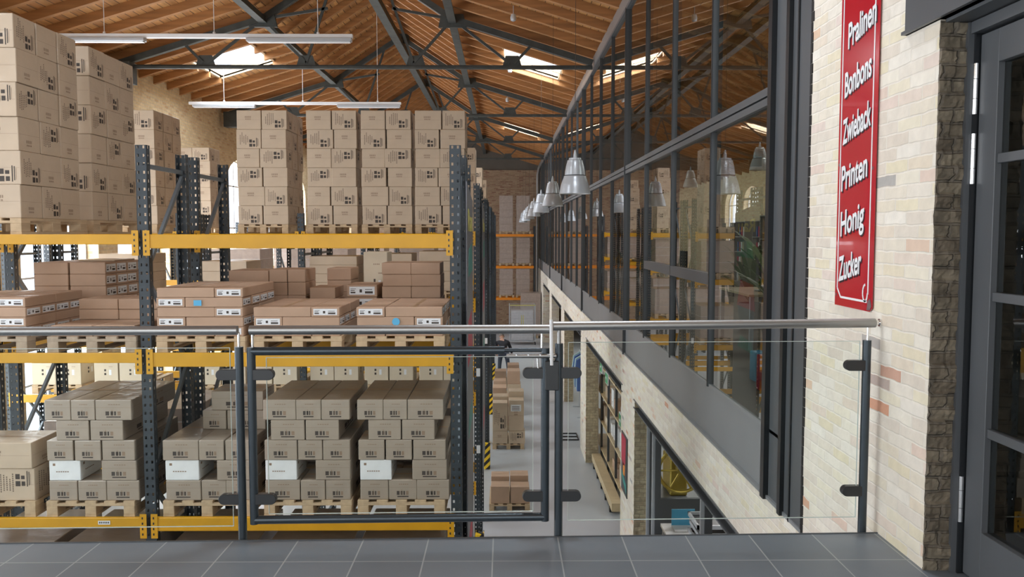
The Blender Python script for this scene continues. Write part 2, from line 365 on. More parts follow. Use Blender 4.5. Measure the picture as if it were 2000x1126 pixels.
# ------------------------------------------------------------ the setting: roof
RX, RZ = -3.13, 7.72            # ridge
LB, RB, ZB = -5.15, -1.11, 6.39  # breaks of the roof slope
def roof_z(x):
    if x < LB: return ZB - 0.3 * (LB - x)
    if x > RB: return ZB - 0.3 * (x - RB)
    return RZ - abs(x - RX) * (RZ - ZB) / (RX - LB)
XE_L, XE_R = WALL_L - 0.3, 8.4
Y0, Y1 = -5.0, 48.7
mb = MB()
def roof_rect(x0, x1, y0, y1):
    z0, z1 = roof_z(x0), roof_z(x1)
    mb.ext([(x0, y0, z0), (x1, y0, z1), (x1, y1, z1), (x0, y1, z0)], (0, 0, 0.04), 'boards')
def strip(x0, x1, holes):
    y = Y0
    for a, b_, hx0, hx1 in holes:
        roof_rect(x0, x1, y, a)
        roof_rect(x0, hx0, a, b_); roof_rect(hx1, x1, a, b_)
        y = b_
    roof_rect(x0, x1, y, Y1)
strip(XE_L, LB, [(y0, y1, x0, x1) for x0, x1, y0, y1, s in SKY if s < 0])
roof_rect(LB, RX, Y0, Y1); roof_rect(RX, RB, Y0, Y1)
strip(RB, XE_R, [(y0, y1, x0, x1) for x0, x1, y0, y1, s in SKY if s > 0])
ceiling = mb.build('ceiling', kind='structure')
nr = 0
y = Y0 + 0.3
rm = {}
while y < Y1 - 0.2:
    holes = [(x0, x1) for x0, x1, a, b_, s in SKY if a - 0.06 < y < b_ + 0.06]
    mbr = MB()
    def seg(xa, xb):
        za, zb_ = roof_z(xa), roof_z(xb)
        mbr.ext([(xa, y - 0.055, za), (xb, y - 0.055, zb_), (xb, y - 0.055, zb_ - 0.17), (xa, y - 0.055, za - 0.17)], (0, 0.11, 0), 'rafter')
    lo = [h for h in holes if h[0] < LB]; hi = [h for h in holes if h[0] > RB]
    if lo: seg(XE_L, lo[0][0]); seg(lo[0][1], LB)
    else: seg(XE_L, LB)
    seg(LB, RX); seg(RX, RB)
    if hi: seg(RB, hi[0][0]); seg(hi[0][1], XE_R)
    else: seg(RB, XE_R)
    mbr.build('rafter', ceiling)
    y += 0.833
for i, (x0, x1, y0, y1, s) in enumerate(SKY):
    m2 = MB(); t = 0.05
    za, zb_ = roof_z(x0), roof_z(x1)
    for (xa, xb, ya, yb) in ((x0 - t, x0, y0 - t, y1 + t), (x1, x1 + t, y0 - t, y1 + t), (x0, x1, y0 - t, y0), (x0, x1, y1, y1 + t)):
        pa, pb = roof_z(xa), roof_z(xb)
        m2.ext([(xa, ya, pa - 0.04), (xb, ya, pb - 0.04), (xb, yb, pb - 0.04), (xa, yb, pa - 0.04)], (0, 0, 0.3), 'wood')
    if i == 4:                                              # glazing bar that also carries a lamp cable
        m2.ext([(x0, 21.90, za - 0.02), (x1, 21.90, zb_ - 0.02), (x1, 21.96, zb_ - 0.02), (x0, 21.96, za - 0.02)], (0, 0, 0.06), 'wood')
    w = m2.build('window_%d' % (20 + i), kind='structure')
    m3 = MB(); m3.ext([(x0, y0, za + 0.14), (x1, y0, zb_ + 0.14), (x1, y1, zb_ + 0.14), (x0, y1, za + 0.14)], (0, 0, 0.012), 'pane')
    m3.build('pane', w)

# roof trusses and purlins
ZT = 5.08
def truss(Y, label):
    t = empty('roof_truss', (0, Y, 0), label, 'roof truss', 'steel trusses under the roof')
    L_, R_ = -8.3, 2.0 if Y > 5 else 2.0
    dz = -0.30
    def chord(a, b_, nm='top_chord', w=0.12, h=0.13):
        k = MB(); k.bar((a[0], 0, a[1]), (b_[0], 0, b_[1]), w, h, 'truss'); return k.build(nm, t)
    nL, nR, nT = (LB, ZB + dz + 0.02), (RB, ZB + dz + 0.02), (RX, RZ + dz)
    chord((L_, roof_z(L_) + dz), nL); chord(nR, (1.9, roof_z(1.9) + dz)); chord(nL, nT); chord(nR, nT)
    k = MB(); k.bar((L_, 0, ZT), (1.9, 0, ZT), 0.09, 0.05, 'truss'); k.bar((L_, 0, ZT + 0.03), (1.9, 0, ZT + 0.03), 0.02, 0.06, 'truss'); k.build('tie_rod', t)
    g = {}
    for gx in (-6.4, -4.25, -1.9, 0.17):
        k = MB(); k.ext([(gx - 0.22, -0.012, ZT), (gx + 0.22, -0.012, ZT), (gx + 0.14, -0.012, ZT + 0.26), (gx - 0.14, -0.012, ZT + 0.26)], (0, 0.024, 0), 'truss'); k.build('gusset_plate', t)
    for a, b_ in (((-6.85, roof_z(-6.85) + dz), (-6.45, ZT + 0.1)), ((-6.35, ZT + 0.1), nL), (nL, (-4.25, ZT + 0.1)), ((-4.25, ZT + 0.1), (-3.6, roof_z(-3.6) + dz)),
                  (nR, (-1.95, ZT + 0.1)), ((-1.95, ZT + 0.1), (-2.6, roof_z(-2.6) + dz)), (nR, (0.12, ZT + 0.1)), ((0.22, ZT + 0.1), (0.6, roof_z(0.6) + dz)),
                  (nL, (-3.77, 6.33)), (nR, (-2.4, 6.33))):
        k = MB(); k.bar((a[0], 0, a[1]), (b_[0], 0, b_[1]), 0.05, 0.055, 'truss'); k.build('strut', t)
    for n_ in (nL, nR, nT):
        k = MB(); c = (n_[0], n_[1] - 0.02)
        k.ext([(c[0] - 0.3, -0.04, c[1] - 0.16), (c[0] + 0.3, -0.04, c[1] - 0.16), (c[0] + 0.24, -0.04, c[1] + 0.12), (c[0] - 0.24, -0.04, c[1] + 0.12)], (0, 0.08, 0), 'truss'); k.build('gusset_plate', t)
    k = MB(); k.box(L_ - 0.15, L_ + 0.35, -0.18, 0.18, ZT - 0.35, ZT + 0.1, 'truss'); k.build('bearing_shoe', t)
    return t
far = ['nearest roof truss crossing above the two long lights', 'second roof truss, behind the shorter hanging light', 'third roof truss above the wrapped cartons', 'fourth roof truss toward the back gable', 'fifth roof truss, next to the back gable']
truss(10.95, 'roof truss just above the top edge of the view, over the first rack')
for Y, l in zip(TR[3:7], ['green-grey steel roof truss nearest, whose tie crosses the left skylight', 'steel roof truss second from the front, just above the carton towers',
                          'steel roof truss third from the front, tie at the second right skylight', 'steel roof truss farthest back, close to the end gable']):
    truss(Y, l)
truss(3.45, 'roof truss above and ahead of the gallery, out of view')
for x, z, nm, lb, w, h in ((RX, RZ - 0.5, 'ridge_beam', 'dark steel ridge beam running along the top of the roof', 0.16, 0.22),
                           (LB, ZB - 0.3, 'purlin_beam', 'steel beam running lengthwise along the left bend of the roof', 0.12, 0.12),
                           (RB, ZB - 0.3, 'purlin_beam', 'steel beam running lengthwise along the right bend of the roof', 0.12, 0.12)):
    k = MB(); k.box(x - w / 2, x + w / 2, Y0, Y1, z - h / 2, z + h / 2, 'truss'); k.box(x - w * 0.7, x + w * 0.7, Y0, Y1, z - h / 2 - 0.02, z - h / 2, 'truss')
    k.build(nm, label=lb, cat='roof beam')

# ------------------------------------------------------------ walls, floors
FZ = -3.9
k = MB(); k.box(WALL_L - 0.6, 9, Y0 - 0.3, Y1 + 0.3, FZ - 0.2, FZ, 'concrete'); k.build('floor', kind='structure')
# left wall with arched windows
wall = MB()
WB, WT, WR, WW = -2.4, 3.05, 0.85, 2.9          # window bottom, spring line, arch rise, width
xo, xi = WALL_L - 0.45, WALL_L
def arch_pts(yc, x):
    return [(x, yc - WW / 2 * math.cos(PI * t / 12), WT + WR * math.sin(PI * t / 12)) for t in range(13)]
ys = Y0
for yc in WIN_Y:
    wall.box(xo, xi, ys, yc - WW / 2, FZ, 5.4, 'brick_left')
    wall.box(xo, xi, yc - WW / 2, yc + WW / 2, FZ, WB, 'brick_left')
    a = arch_pts(yc, xi)
    for j in range(12):
        p, q = a[j], a[j + 1]
        wall.ext([p, q, (xi, q[1], 5.4), (xi, p[1], 5.4)], (xo - xi, 0, 0), 'brick_left')
    ys = yc + WW / 2
wall.box(xo, xi, ys, Y1, FZ, 5.4, 'brick_left')
wall.build('wall_left', kind='structure')
for i, yc in enumerate(WIN_Y):
    k = MB(); xm = WALL_L - 0.3; t = 0.05
    k.box(xm, xm + t, yc - WW / 2, yc - WW / 2 + t, WB, WT, 'white'); k.box(xm, xm + t, yc + WW / 2 - t, yc + WW / 2, WB, WT, 'white')
    k.box(xm, xm + t, yc - WW / 2, yc + WW / 2, WB, WB + t, 'white'); k.box(xm, xm + t, yc - 0.03, yc + 0.03, WB, WT + WR, 'white')
    for zz in (-1.3, -0.3, 0.7, 1.7, WT):
        k.box(xm, xm + t, yc - WW / 2, yc + WW / 2, zz - 0.02, zz + 0.02, 'white')
    a = arch_pts(yc, xm)
    for j in range(12):
        k.bar((xm + t / 2, a[j][1], a[j][2] - 0.02), (xm + t / 2, a[j + 1][1], a[j + 1][2] - 0.02), t, t, 'white')
    w = k.build('window_%d' % (i + 1), kind='structure')
    k = MB(); pts = [(xm + 0.02, yc - WW / 2, WB), (xm + 0.02, yc + WW / 2, WB)] + [(xm + 0.02, p[1], p[2]) for p in reversed(arch_pts(yc, xm))]
    k.ext(pts, (0.006, 0, 0), 'pane'); k.build('pane', w)
# back wall (brick up to tie height, dark gable above)
k = MB(); k.box(WALL_L - 0.45, 9, 48.4, 48.7, FZ, ZT + 0.02, 'brick_end'); k.build('wall_back', kind='structure')
k = MB()
k.ext([(WALL_L - 0.4, 48.45, ZT + 0.02), (8.4, 48.45, ZT + 0.02), (8.4, 48.45, roof_z(2)), (1.95, 48.45, roof_z(1.95)), (RB, 48.45, ZB), (RX, 48.45, RZ), (LB, 48.45, ZB), (WALL_L - 0.4, 48.45, roof_z(WALL_L - 0.4))], (0, 0.25, 0), 'plaster')
k.build('wall_gable', kind='structure')
# wall behind the camera with tall openings (lit by the daylight lamps)
k = MB(); yb = Y0
k.box(WALL_L - 0.45, -7.2, yb, yb + 0.3, FZ, 7, 'brick_left'); k.box(-2.0, -1.0, yb, yb + 0.3, FZ, 7, 'brick_left'); k.box(2.2, 9, yb, yb + 0.3, FZ, 7, 'brick_left')
k.box(-7.2, 2.2, yb, yb + 0.3, FZ, 0.1, 'brick_left'); k.box(-7.2, 2.2, yb, yb + 0.3, 4.6, 7, 'brick_left')
k.build('wall_front', kind='structure')

# right wall: brick face at X = 1.93
XW = 1.93
LINT = -0.92
OPEN = [(5.5, 12.35, 0), (13.8, 19.75, 1), (21.2, 27.0, 2), (28.6, 34.3, 3), (36.0, 41.8, 4)]
k = MB()
k.box(XW, XW + 0.3, 3.79, 5.37, FZ, 5.4, 'brick')                    # pier with the enamel sign
k.box(XW, XW + 0.3, 5.37, 48.4, LINT, -0.40, 'brick')                # band between arcade and glazing
k.box(XW, XW + 0.3, 5.37, 5.5, FZ, LINT, 'brick')
ys = None
prev = OPEN[0][1]
for (a, b_, i) in OPEN[1:]:
    k.box(XW, XW + 0.3, prev, a, FZ, LINT, 'brick'); prev = b_
k.box(XW, XW + 0.3, prev, 48.4, FZ, LINT, 'brick')
# wall beyond the doorway, towards and behind the camera
k.box(XW, XW + 0.3, Y0, 1.9, FZ, 5.4, 'brick'); k.box(XW, XW + 0.3, 1.9, 3.79, 2.75, 5.4, 'brick'); k.box(XW, XW + 0.3, 1.9, 3.79, FZ, -0.02, 'brick')
wr = k.build('wall_right', kind='structure')
# rough sawn-through brick jambs (each course sticks out a different amount)
rnd = random.Random(3)
from mathutils import noise
def jamb(y, x0, x1, z0, z1, sgn, name='trim_1', face_mat='brick_raw', amp=0.022):
    k = MB(); nx = 9; dz = 0.0128; nz_ = int((z1 - z0) / dz); i = k.mi_of(face_mat); offs = [rnd.uniform(0, amp) for _ in range(int((z1 - z0) / 0.064) + 3)]
    half = [rnd.uniform(0.35, 0.65) for _ in offs]; off2 = [rnd.uniform(0, amp) for _ in offs]
    for r in range(nz_ + 1):
        z = z0 + r * dz; c = int((z - z0) / 0.064); ph = ((z - z0) / 0.064) % 1
        for q in range(nx + 1):
            t = q / nx; d = offs[c] if t < half[c] else off2[c]
            edge = 0.6 if ph < 0.2 else 1.0
            d = d * edge + 0.007 * noise.noise(Vector((t * 9 + y, z * 38, 3))) + 0.005 * noise.noise(Vector((t * 4, z * 12, 9))) + 0.008
            xx = x0 + (x1 - x0) * t + (0.006 * noise.noise(Vector((z * 25, 1, y))) - 0.004 if q == 0 else 0)
            k.v.append((xx, y + sgn * max(0.002, d), z))
    w = nx + 1
    for r in range(nz_):
        for q in range(nx):
            k.f.append((r * w + q, r * w + q + 1, (r + 1) * w + q + 1, (r + 1) * w + q)); k.mi.append(i)
    n0 = len(k.v)
    for r in range(nz_ + 1): k.v.append((x0 + 0.002, y - sgn * 0.01, z0 + r * dz))
    for r in range(nz_): k.f.append((r * w, (r + 1) * w, n0 + r + 1, n0 + r)); k.mi.append(i)
    return k.build(name, kind='structure')
jamb(3.79, XW, XW + 0.125, 0.0, 2.49, -1, 'trim_1')
for n_, (a, b_, i) in enumerate(OPEN):
    if i < 3: jamb(b_, XW, XW + 0.28, FZ, LINT, -1, 'trim_%d' % (2 + n_), face_mat='brick_jamb', amp=0.010)
# ragged mortar joint where the glazing meets the pier
k = MB(); z = -0.4
while z < 5.3:
    k.box(XW - 0.004, XW + 0.01, 5.352 - rnd.uniform(0, 0.02), 5.38, z, z + 0.06, 'seal'); z += 0.064
k.build('trim_9', kind='structure')

# lintels of the arcade
for n_, (a, b_, i) in enumerate(OPEN):
    k = MB()
    k.box(XW - 0.012, XW + 0.16, a - 0.15, b_ + 0.08, LINT - 0.13, LINT - 0.115, 'facade'); k.box(XW + 0.06, XW + 0.075, a - 0.15, b_ + 0.08, LINT - 0.13, LINT, 'facade')
    k.box(XW - 0.012, XW + 0.16, a - 0.15, b_ + 0.08, LINT - 0.012, LINT + 0.002, 'facade')
    k.build('steel_lintel', label=['grey steel lintel over the nearest arcade opening by the gallery', 'grey steel lintel over the opening with goods shelving', 'grey steel lintel over the third arcade opening', 'grey steel lintel over the fourth arcade opening', 'grey steel lintel over the farthest arcade opening'][i], cat='lintel')

# gallery slab
k = MB()
def edge_y(x): return 4.213 + 0.0245 * x
k.ext([(-8.6, Y0 + 0.3, 0), (XW, Y0 + 0.3, 0), (XW, edge_y(XW), 0), (-8.6, edge_y(-8.6), 0)], (0, 0, -0.02), 'tiles')
k.ext([(XW, 1.9, 0), (2.6, 1.9, 0), (2.6, 3.79, 0), (XW, 3.79, 0)], (0, 0, -0.02), 'tiles')
k.build('floor_gallery', kind='structure')
k = MB(); k.ext([(-8.6, Y0 + 0.3, -0.02), (XW, Y0 + 0.3, -0.02), (XW, edge_y(XW) - 0.005, -0.02), (-8.6, edge_y(-8.6) - 0.005, -0.02)], (0, 0, -0.28), 'facade')
k.build('floor_slab', kind='structure')
k = MB()
k.ext([(-8.6, edge_y(-8.6) - 0.004, 0.004), (XW, edge_y(XW) - 0.004, 0.004), (XW, edge_y(XW) + 0.006, 0.004), (-8.6, edge_y(-8.6) + 0.006, 0.004)], (0, 0, -0.3), 'steel')
k.build('trim_10', kind='structure')

# ------------------------------------------------------------ office glazing on the right wall
XG = 1.955
k = MB()
k.box(XG, XG + 0.03, 5.37, 48.4, -0.40, 0.10, 'spandrel')
k.box(XG - 0.03, XG + 0.05, 5.37, 48.4, -0.405, -0.38, 'spandrel')
k.box(XG - 0.012, XG + 0.03, 5.37, 48.4, 0.09, 0.115, 'spandrel')
k.build('trim_11', kind='structure')                                   # spandrel panel below the panes
k = MB(); k.box(XG - 0.03, XG + 0.03, 5.37, 48.4, 5.10, 5.335, 'fascia'); k.box(XG - 0.04, XG + 0.04, 5.37, 48.4, 5.05, 5.10, 'facade'); k.build('trim_12', kind='structure')
mull = [6.10 + 1.8625 * i for i in range(1, 23)]
edges = [6.18] + mull + [48.4]
curtain = empty('window_40', (0, 0, 0), kind='structure')
for i, ym in enumerate(mull):
    main = (i % 4 == 3)
    k = MB(); w = 0.05 if not main else 0.06
    k.box(XG - (0.02 if not main else 0.04), XG + 0.07, ym - w / 2, ym + w / 2, 0.09 if not main else -0.41, 5.08, 'mullion')
    k.box(XG - (0.026 if not main else 0.046), XG - (0.02 if not main else 0.04), ym - w / 2 + 0.01, ym + w / 2 - 0.01, 0.09 if not main else -0.41, 5.08, 'facade_dark')
    k.build('mullion', curtain)
for i in range(len(edges) - 1):
    a, b_ = edges[i], edges[i + 1]
    k = MB(); k.box(XG + 0.005, XG + 0.017, a + 0.02, b_ - 0.02, 0.115, 2.48, 'glass'); k.build('pane', curtain)
    k = MB(); k.box(XG + 0.005, XG + 0.017, a + 0.02, b_ - 0.02, 2.60, 5.06, 'glass'); k.build('pane', curtain)
k = MB(); k.box(XG - 0.03, XG + 0.06, 6.18, 48.4, 2.48, 2.535, 'facade'); k.box(XG - 0.03, XG + 0.06, 6.18, 48.4, 2.55, 2.61, 'facade'); k.box(XG, XG + 0.05, 6.18, 48.4, 2.53, 2.56, 'facade_dark')
k.build('transom', curtain)
k = MB(); k.box(XG - 0.025, XG + 0.06, mull[0], mull[2], 1.055, 1.165, 'facade'); k.build('transom', curtain)
# clad end post of the glazing (two dark posts and flat panels)
k = MB()
k.box(XG - 0.05, XG + 0.1, 6.10, 6.18, -0.41, 5.4, 'facade_dark')
k.box(XG - 0.012, XG + 0.1, 5.80, 6.10, -0.41, 5.4, 'facade')
k.box(XG - 0.05, XG + 0.1, 5.73, 5.79, -0.41, 5.4, 'facade_dark')
k.box(XG - 0.02, XG + 0.1, 5.38, 5.73, -0.41, 5.4, 'facade')
k.box(XG - 0.03, XG + 0.1, 5.60, 5.62, -0.41, 5.4, 'facade_dark')
k.build('trim_13', kind='structure')
# office behind the glass
k = MB(); k.box(XG + 0.12, 8.2, 5.5, 48.4, -0.02, 0.0, 'office_floor'); k.build('floor_office', kind='structure')
k = MB(); k.box(XG + 0.12, 8.2, 5.5, 48.4, -0.5, -0.02, 'office_wall'); k.build('ceiling_arcade', kind='structure')
k = MB(); k.box(8.0, 8.2, -5, 48.4, FZ, roof_z(8.0), 'brick_left'); k.build('wall_far_right', kind='structure')
k = MB(); k.box(XG + 0.28, 8.0, 5.38, 5.5, FZ, 5.2, 'office_wall'); k.build('wall_partition', kind='structure')

# ------------------------------------------------------------ door on the far right
XD = 2.085
k = MB()
k.box(XW + 0.135, XW + 0.20, 3.742, 3.785, 0, 2.47, 'facade_dark'); k.box(XW + 0.11, XW + 0.16, 3.755, 3.785, 0, 2.47, 'facade')
k.box(XW + 0.12, XW + 0.20, 1.9, 3.785, 2.42, 2.47, 'facade')
k.box(XW + 0.12, XW + 0.20, 1.9, 1.96, 0, 2.47, 'facade')
k.build('trim_14', kind='structure')
dr = empty('door_1', (XD, 3.73, 0), kind='structure')
def dpart(nm, y0, y1, z0, z1, x0=0.0, x1=0.06, m='facade'):
    kk = MB(); kk.box(x0, x1, y0 - 3.73, y1 - 3.73, z0, z1, m); return kk.build(nm, dr, bevel=0.002 if m == 'facade' else 0)
dpart('stile', 3.60, 3.735, 0.01, 2.41); dpart('stile', 2.66, 2.79, 0.01, 2.41)
dpart('rail', 2.79, 3.60, 2.27, 2.41); dpart('rail', 2.79, 3.60, 0.01, 0.24)
for z in (0.68, 1.275, 1.865): dpart('glazing_bar', 2.79, 3.60, z - 0.02, z + 0.02, 0.01, 0.05)
dpart('glazing_bar', 3.18, 3.215, 0.24, 2.27, 0.01, 0.05)
dpart('pane', 2.79, 3.60, 0.24, 2.27, 0.028, 0.036, 'glass_door')
for z0, z1 in ((2.07, 2.29), (1.765, 1.985), (0.24, 0.45)):
    kk = MB(); h = (z1 - z0)
    for a, b_ in ((0, 0.3), (0.31, 0.69), (0.7, 1)):
        kk.tube((-0.012, 0.018, z0 + h * a), (-0.012, 0.018, z0 + h * b_), 0.0125, 'chrome', 14)
    kk.build('hinge', dr, smooth=True)
k = MB(); k.box(2.09, 2.15, 1.96, 2.65, 0, 2.41, 'facade'); k.build('door_2', kind='structure')
# steel lintel above the door (a channel laid on the brick face)
k = MB()
k.box(XW - 0.012, XW + 0.02, 1.5, 4.10, 2.49, 2.78, 'facade'); k.box(XW - 0.03, XW + 0.02, 1.5, 4.10, 2.49, 2.505, 'facade'); k.box(XW - 0.03, XW + 0.02, 1.5, 4.10, 2.765, 2.78, 'facade')
k.box(XW + 0.02, XW + 0.25, 1.5, 3.78, 2.475, 2.49, 'facade')
k.build('steel_lintel', label='dark grey steel lintel over the door beside the enamel sign', cat='lintel')
# room behind the door
k = MB(); k.box(5.5, 5.6, -1, 5.38, 0, 3, 'office_wall'); k.build('wall_hall', kind='structure')
k = MB(); k.box(2.3, 5.5, -1, 5.38, -0.05, -0.001, 'office_floor'); k.build('floor_hall', kind='structure')

# ------------------------------------------------------------ enamel sign
sg = empty('enamel_sign', (XW, 4.872, 1.135), 'tall red enamel sign listing sweets in white letters on the pale brick wall', 'sign')
SW, SH = 0.495, 2.3
def sgp(u, v, o=0.0): return (-0.012 - o, -u, v)
k = MB()
k.ext([sgp(0, 0), sgp(SW - 0.03, 0.0), sgp(SW, 0.02), sgp(SW, SH), sgp(0, SH)], (0.004, 0, 0), 'red')
k.build('plate', sg)
k = MB(); w = 0.012
def ln(a, b_, m='enamel_white', ww=w, o=0.001):
    a, b_ = Vector(a), Vector(b_); d = (b_ - a).normalized(); n_ = Vector((-d.y, d.x)) * ww / 2
    k.ext([sgp(*(a + n_), o), sgp(*(b_ + n_), o), sgp(*(b_ - n_), o), sgp(*(a - n_), o)], (-0.001, 0, 0), m)
bx0, bx1, by0 = 0.035, SW - 0.05, 0.05
ln((bx0, by0 + 0.05), (bx0, SH)); ln((bx0, by0 + 0.05), (bx0 + 0.05, by0)); ln((bx0 + 0.05, by0), (bx1 - 0.01, by0)); ln((bx1, by0 + 0.04), (bx1, SH))
for j in range(8):
    t0, t1 = j / 8 * 1.5 * PI + PI / 2, (j + 1) / 8 * 1.5 * PI + PI / 2
    c = (bx1 - 0.035, by0 + 0.045)
    ln((c[0] + 0.03 * math.cos(t0), c[1] + 0.045 * math.sin(t0)), (c[0] + 0.03 * math.cos(t1), c[1] + 0.045 * math.sin(t1)))
k.build('border_line', sg)
k = MB(); k.ext([sgp(SW - 0.06, 0.005, 0.001), sgp(SW - 0.02, 0.008, 0.001), sgp(SW - 0.004, 0.03, 0.001), sgp(SW - 0.02, 0.07, 0.001), sgp(SW - 0.05, 0.055, 0.001)], (-0.0008, 0, 0), 'rust')
for (u, v) in ((0.02, 0.06), (0.02, 0.80), (SW - 0.03, 0.75), (SW - 0.03, 1.5)): k.ext([sgp(u + 0.007 * math.cos(t * PI / 3), v + 0.01 * math.sin(t * PI / 3), 0.001) for t in range(6)], (-0.001, 0, 0), 'rust')
k.build('rust_spot', sg)
for wd_, yl, zl, wid, rise in (('Pralinen', 4.765, 2.570, 0.375, 0.075), ('Bonbons', 4.797, 2.305, 0.365, 0.07), ('Zwieback', 4.808, 2.045, 0.385, 0.075),
                         ('Printen', 4.812, 1.785, 0.36, 0.07), ('Honig', 4.808, 1.530, 0.33, 0.065), ('Zucker', 4.818, 1.275, 0.32, 0.065)):
    ang = math.atan2(rise, wid)
    for nm, m_, o_, dx_, dz_ in (('lettering_shadow', 'enamel_shadow', 0.0018, 0.010, -0.009), ('lettering', 'enamel_white', 0.0028, 0, 0)):
        me = text_mesh(wd_, wid * 0.94, 0.135, 0.0012, m_, bold=0.02, name=nm)
        o = link(nm, me, sg)
        # text x -> -Y, text y -> +Z, text normal -> -X, sheared so that the strokes stay upright while the line rises
        sh = rise / wid
        for v in me.vertices:
            x, y_, z_ = v.co; v.co = (-0.012 - o_ - z_, -(x + dx_) + (yl - 4.872), y_ + x * sh + dz_ + (zl - 1.135))
        me.update()

# ------------------------------------------------------------ glass railing with gate
def ry(x): return edge_y(x) + 0.035
def rtube(nm, par, x0, x1, z, r, m, ox=0, oy=0, n=20):
    k = MB(); k.tube((x0 - ox, ry(x0) - oy, z), (x1 - ox, ry(x1) - oy, z), r, m, n); return k.build(nm, par, smooth=True)
def post(nm, par, x, z0, z1, r, m, ox, oy, y=None):
    k = MB(); yy = ry(x) if y is None else y
    k.tube((x - ox, yy - oy, z0), (x - ox, yy - oy, z1), r, m, 20); return k.build(nm, par, smooth=True)
def pane_(nm, par, x0, x1, z0, z1, ox, oy):
    k = MB(); a, b_ = ry(x0) - oy, ry(x1) - oy; t = 0.004
    k.ext([(x0 - ox, a - t, z0), (x1 - ox, b_ - t, z0), (x1 - ox, b_ - t, z1), (x0 - ox, a - t, z1)], (0, 2 * t, 0), 'glass_clear')
    g = k.build(nm, par)
    k = MB(); e = 0.0013
    for (p, q) in (((x0, z0), (x1, z0)), ((x1, z0), (x1, z1)), ((x1, z1), (x0, z1)), ((x0, z1), (x0, z0))):
        k.bar((p[0] - ox, ry(p[0]) - oy, p[1]), (q[0] - ox, ry(q[0]) - oy, q[1]), 2 * t if p[1] == q[1] else 2 * e, 2 * e if p[1] == q[1] else 2 * t, 'glass_edge')
    k.build('polished_edge', g)
def clamp(par, x, z, side, ox, oy):
    """rounded pad from the post at x reaching sideways"""
    k = MB(); L_ = 0.115; h = 0.027; y = ry(x) - oy; pts = []
    for j in range(13):
        t = -PI / 2 + PI * j / 12; pts.append((x - ox + side * (L_ - h + h * math.cos(t)), y - 0.018, z + h * math.sin(t)))
    pts = [(x - ox, y - 0.018, z - h)] + pts + [(x - ox, y - 0.018, z + h)]
    k.ext(pts, (0, 0.036, 0), 'black'); k.build('glass_clamp', par, bevel=0.002)
ox0 = -4.0
def rail_root(x, lb):
    return empty('glass_railing', (x, ry(x), 0), lb, 'railing')
R1 = rail_root(-1.33, 'glass railing panel with steel handrail left of the gate'); ox, oy = -1.33, ry(-1.33)
rtube('handrail', R1, -8.4, -1.335, 1.063, 0.0235, 'stainless', ox, oy)
for x in (-1.33, -3.2, -5.4, -7.6):
    post('post', R1, x, -0.16, 0.98, 0.0215, 'rail_paint', ox, oy); post('handrail_pin', R1, x, 0.98, 1.05, 0.006, 'chrome', ox, oy)
    for z in (0.84, 0.205): clamp(R1, x, z, -1, ox, oy); 
for x0, x1 in ((-3.15, -1.375), (-5.35, -3.25), (-7.55, -5.45)): pane_('glass_pane', R1, x0, x1, 0.065, 0.975, ox, oy)
GT = empty('railing_gate', (-1.27, ry(-1.27), 0), 'glass gate in a dark tubular frame in the middle of the railing', 'gate'); ox, oy = -1.27, ry(-1.27)
GZ0, GZ1 = 0.095, 0.957
rtube('handrail', GT, -1.275, 0.228, 1.063, 0.0235, 'stainless', ox, oy)
post('frame_stile', GT, -1.27, GZ0 - 0.02, GZ1 + 0.02, 0.0215, 'rail_paint', ox, oy); post('frame_stile', GT, 0.207, GZ0 - 0.02, GZ1 + 0.01, 0.0215, 'rail_paint', ox, oy)
rtube('frame_rail', GT, -1.27, 0.0, GZ1, 0.0215, 'rail_paint', ox, oy); rtube('frame_rail', GT, 0.0, 0.207, GZ1, 0.010, 'rail_paint', ox, oy)
rtube('frame_rail', GT, -1.27, 0.207, GZ0, 0.0215, 'rail_paint', ox, oy)
post('handrail_pin', GT, -1.262, 0.97, 1.05, 0.006, 'chrome', ox, oy); post('handrail_pin', GT, 0.19, 0.965, 1.05, 0.006, 'chrome', ox, oy)
for z in (0.84, 0.205): clamp(GT, -1.27, z, 1, ox, oy); clamp(GT, 0.207, z, -1, ox, oy)
pane_('glass_pane', GT, -1.195, 0.145, 0.125, 0.925, ox, oy)
k = MB(); yl = ry(0.0) - oy
k.tube((0.01 - ox, yl - 0.02, 0.93), (0.262 - ox, yl - 0.02, 0.93), 0.011, 'stainless', 14)
for x in (0.06, 0.12, 0.18): k.tube((x - ox, yl - 0.034, 0.937), (x - ox, yl - 0.02, 0.937), 0.004, 'chrome', 8)
k.build('latch_bar', GT, smooth=True)
k = MB(); k.tube((0.238 - ox, yl - 0.035, 0.885), (0.234 - ox, yl - 0.035, 1.115), 0.0085, 'white', 12); k.tube((0.17 - ox, yl - 0.03, 0.87), (0.167 - ox, yl - 0.03, 0.92), 0.005, 'chrome', 10); k.build('latch_handle', GT, smooth=True)
k = MB(); k.box(0.205 - ox, 0.275 - ox, yl - 0.03, yl + 0.03, 0.755, 0.905, 'black'); k.build('lock_case', GT, bevel=0.004)
R2 = rail_root(0.277, 'glass railing panel between the gate and the pale brick wall'); ox, oy = 0.277, ry(0.277)
k = MB(); k.tube((0.247 - ox, ry(0.247) - oy, 1.078), (1.90 - ox, ry(1.9) - oy, 1.088), 0.0235, 'stainless', 20); k.build('handrail', R2, smooth=True)
k = MB(); k.tube((1.895 - ox, ry(1.9) - oy, 1.09), (1.93 - ox, ry(1.9) - oy, 1.09), 0.012, 'chrome', 14); k.tube((1.921 - ox, ry(1.9) - oy, 1.09), (1.93 - ox, ry(1.9) - oy, 1.09), 0.02, 'chrome', 14); k.build('wall_fixing', R2, smooth=True)
post('post', R2, 0.277, -0.16, 0.99, 0.0215, 'rail_paint', ox, oy); post('post', R2, 1.862, -0.16, 1.0, 0.0215, 'rail_paint', ox, oy)
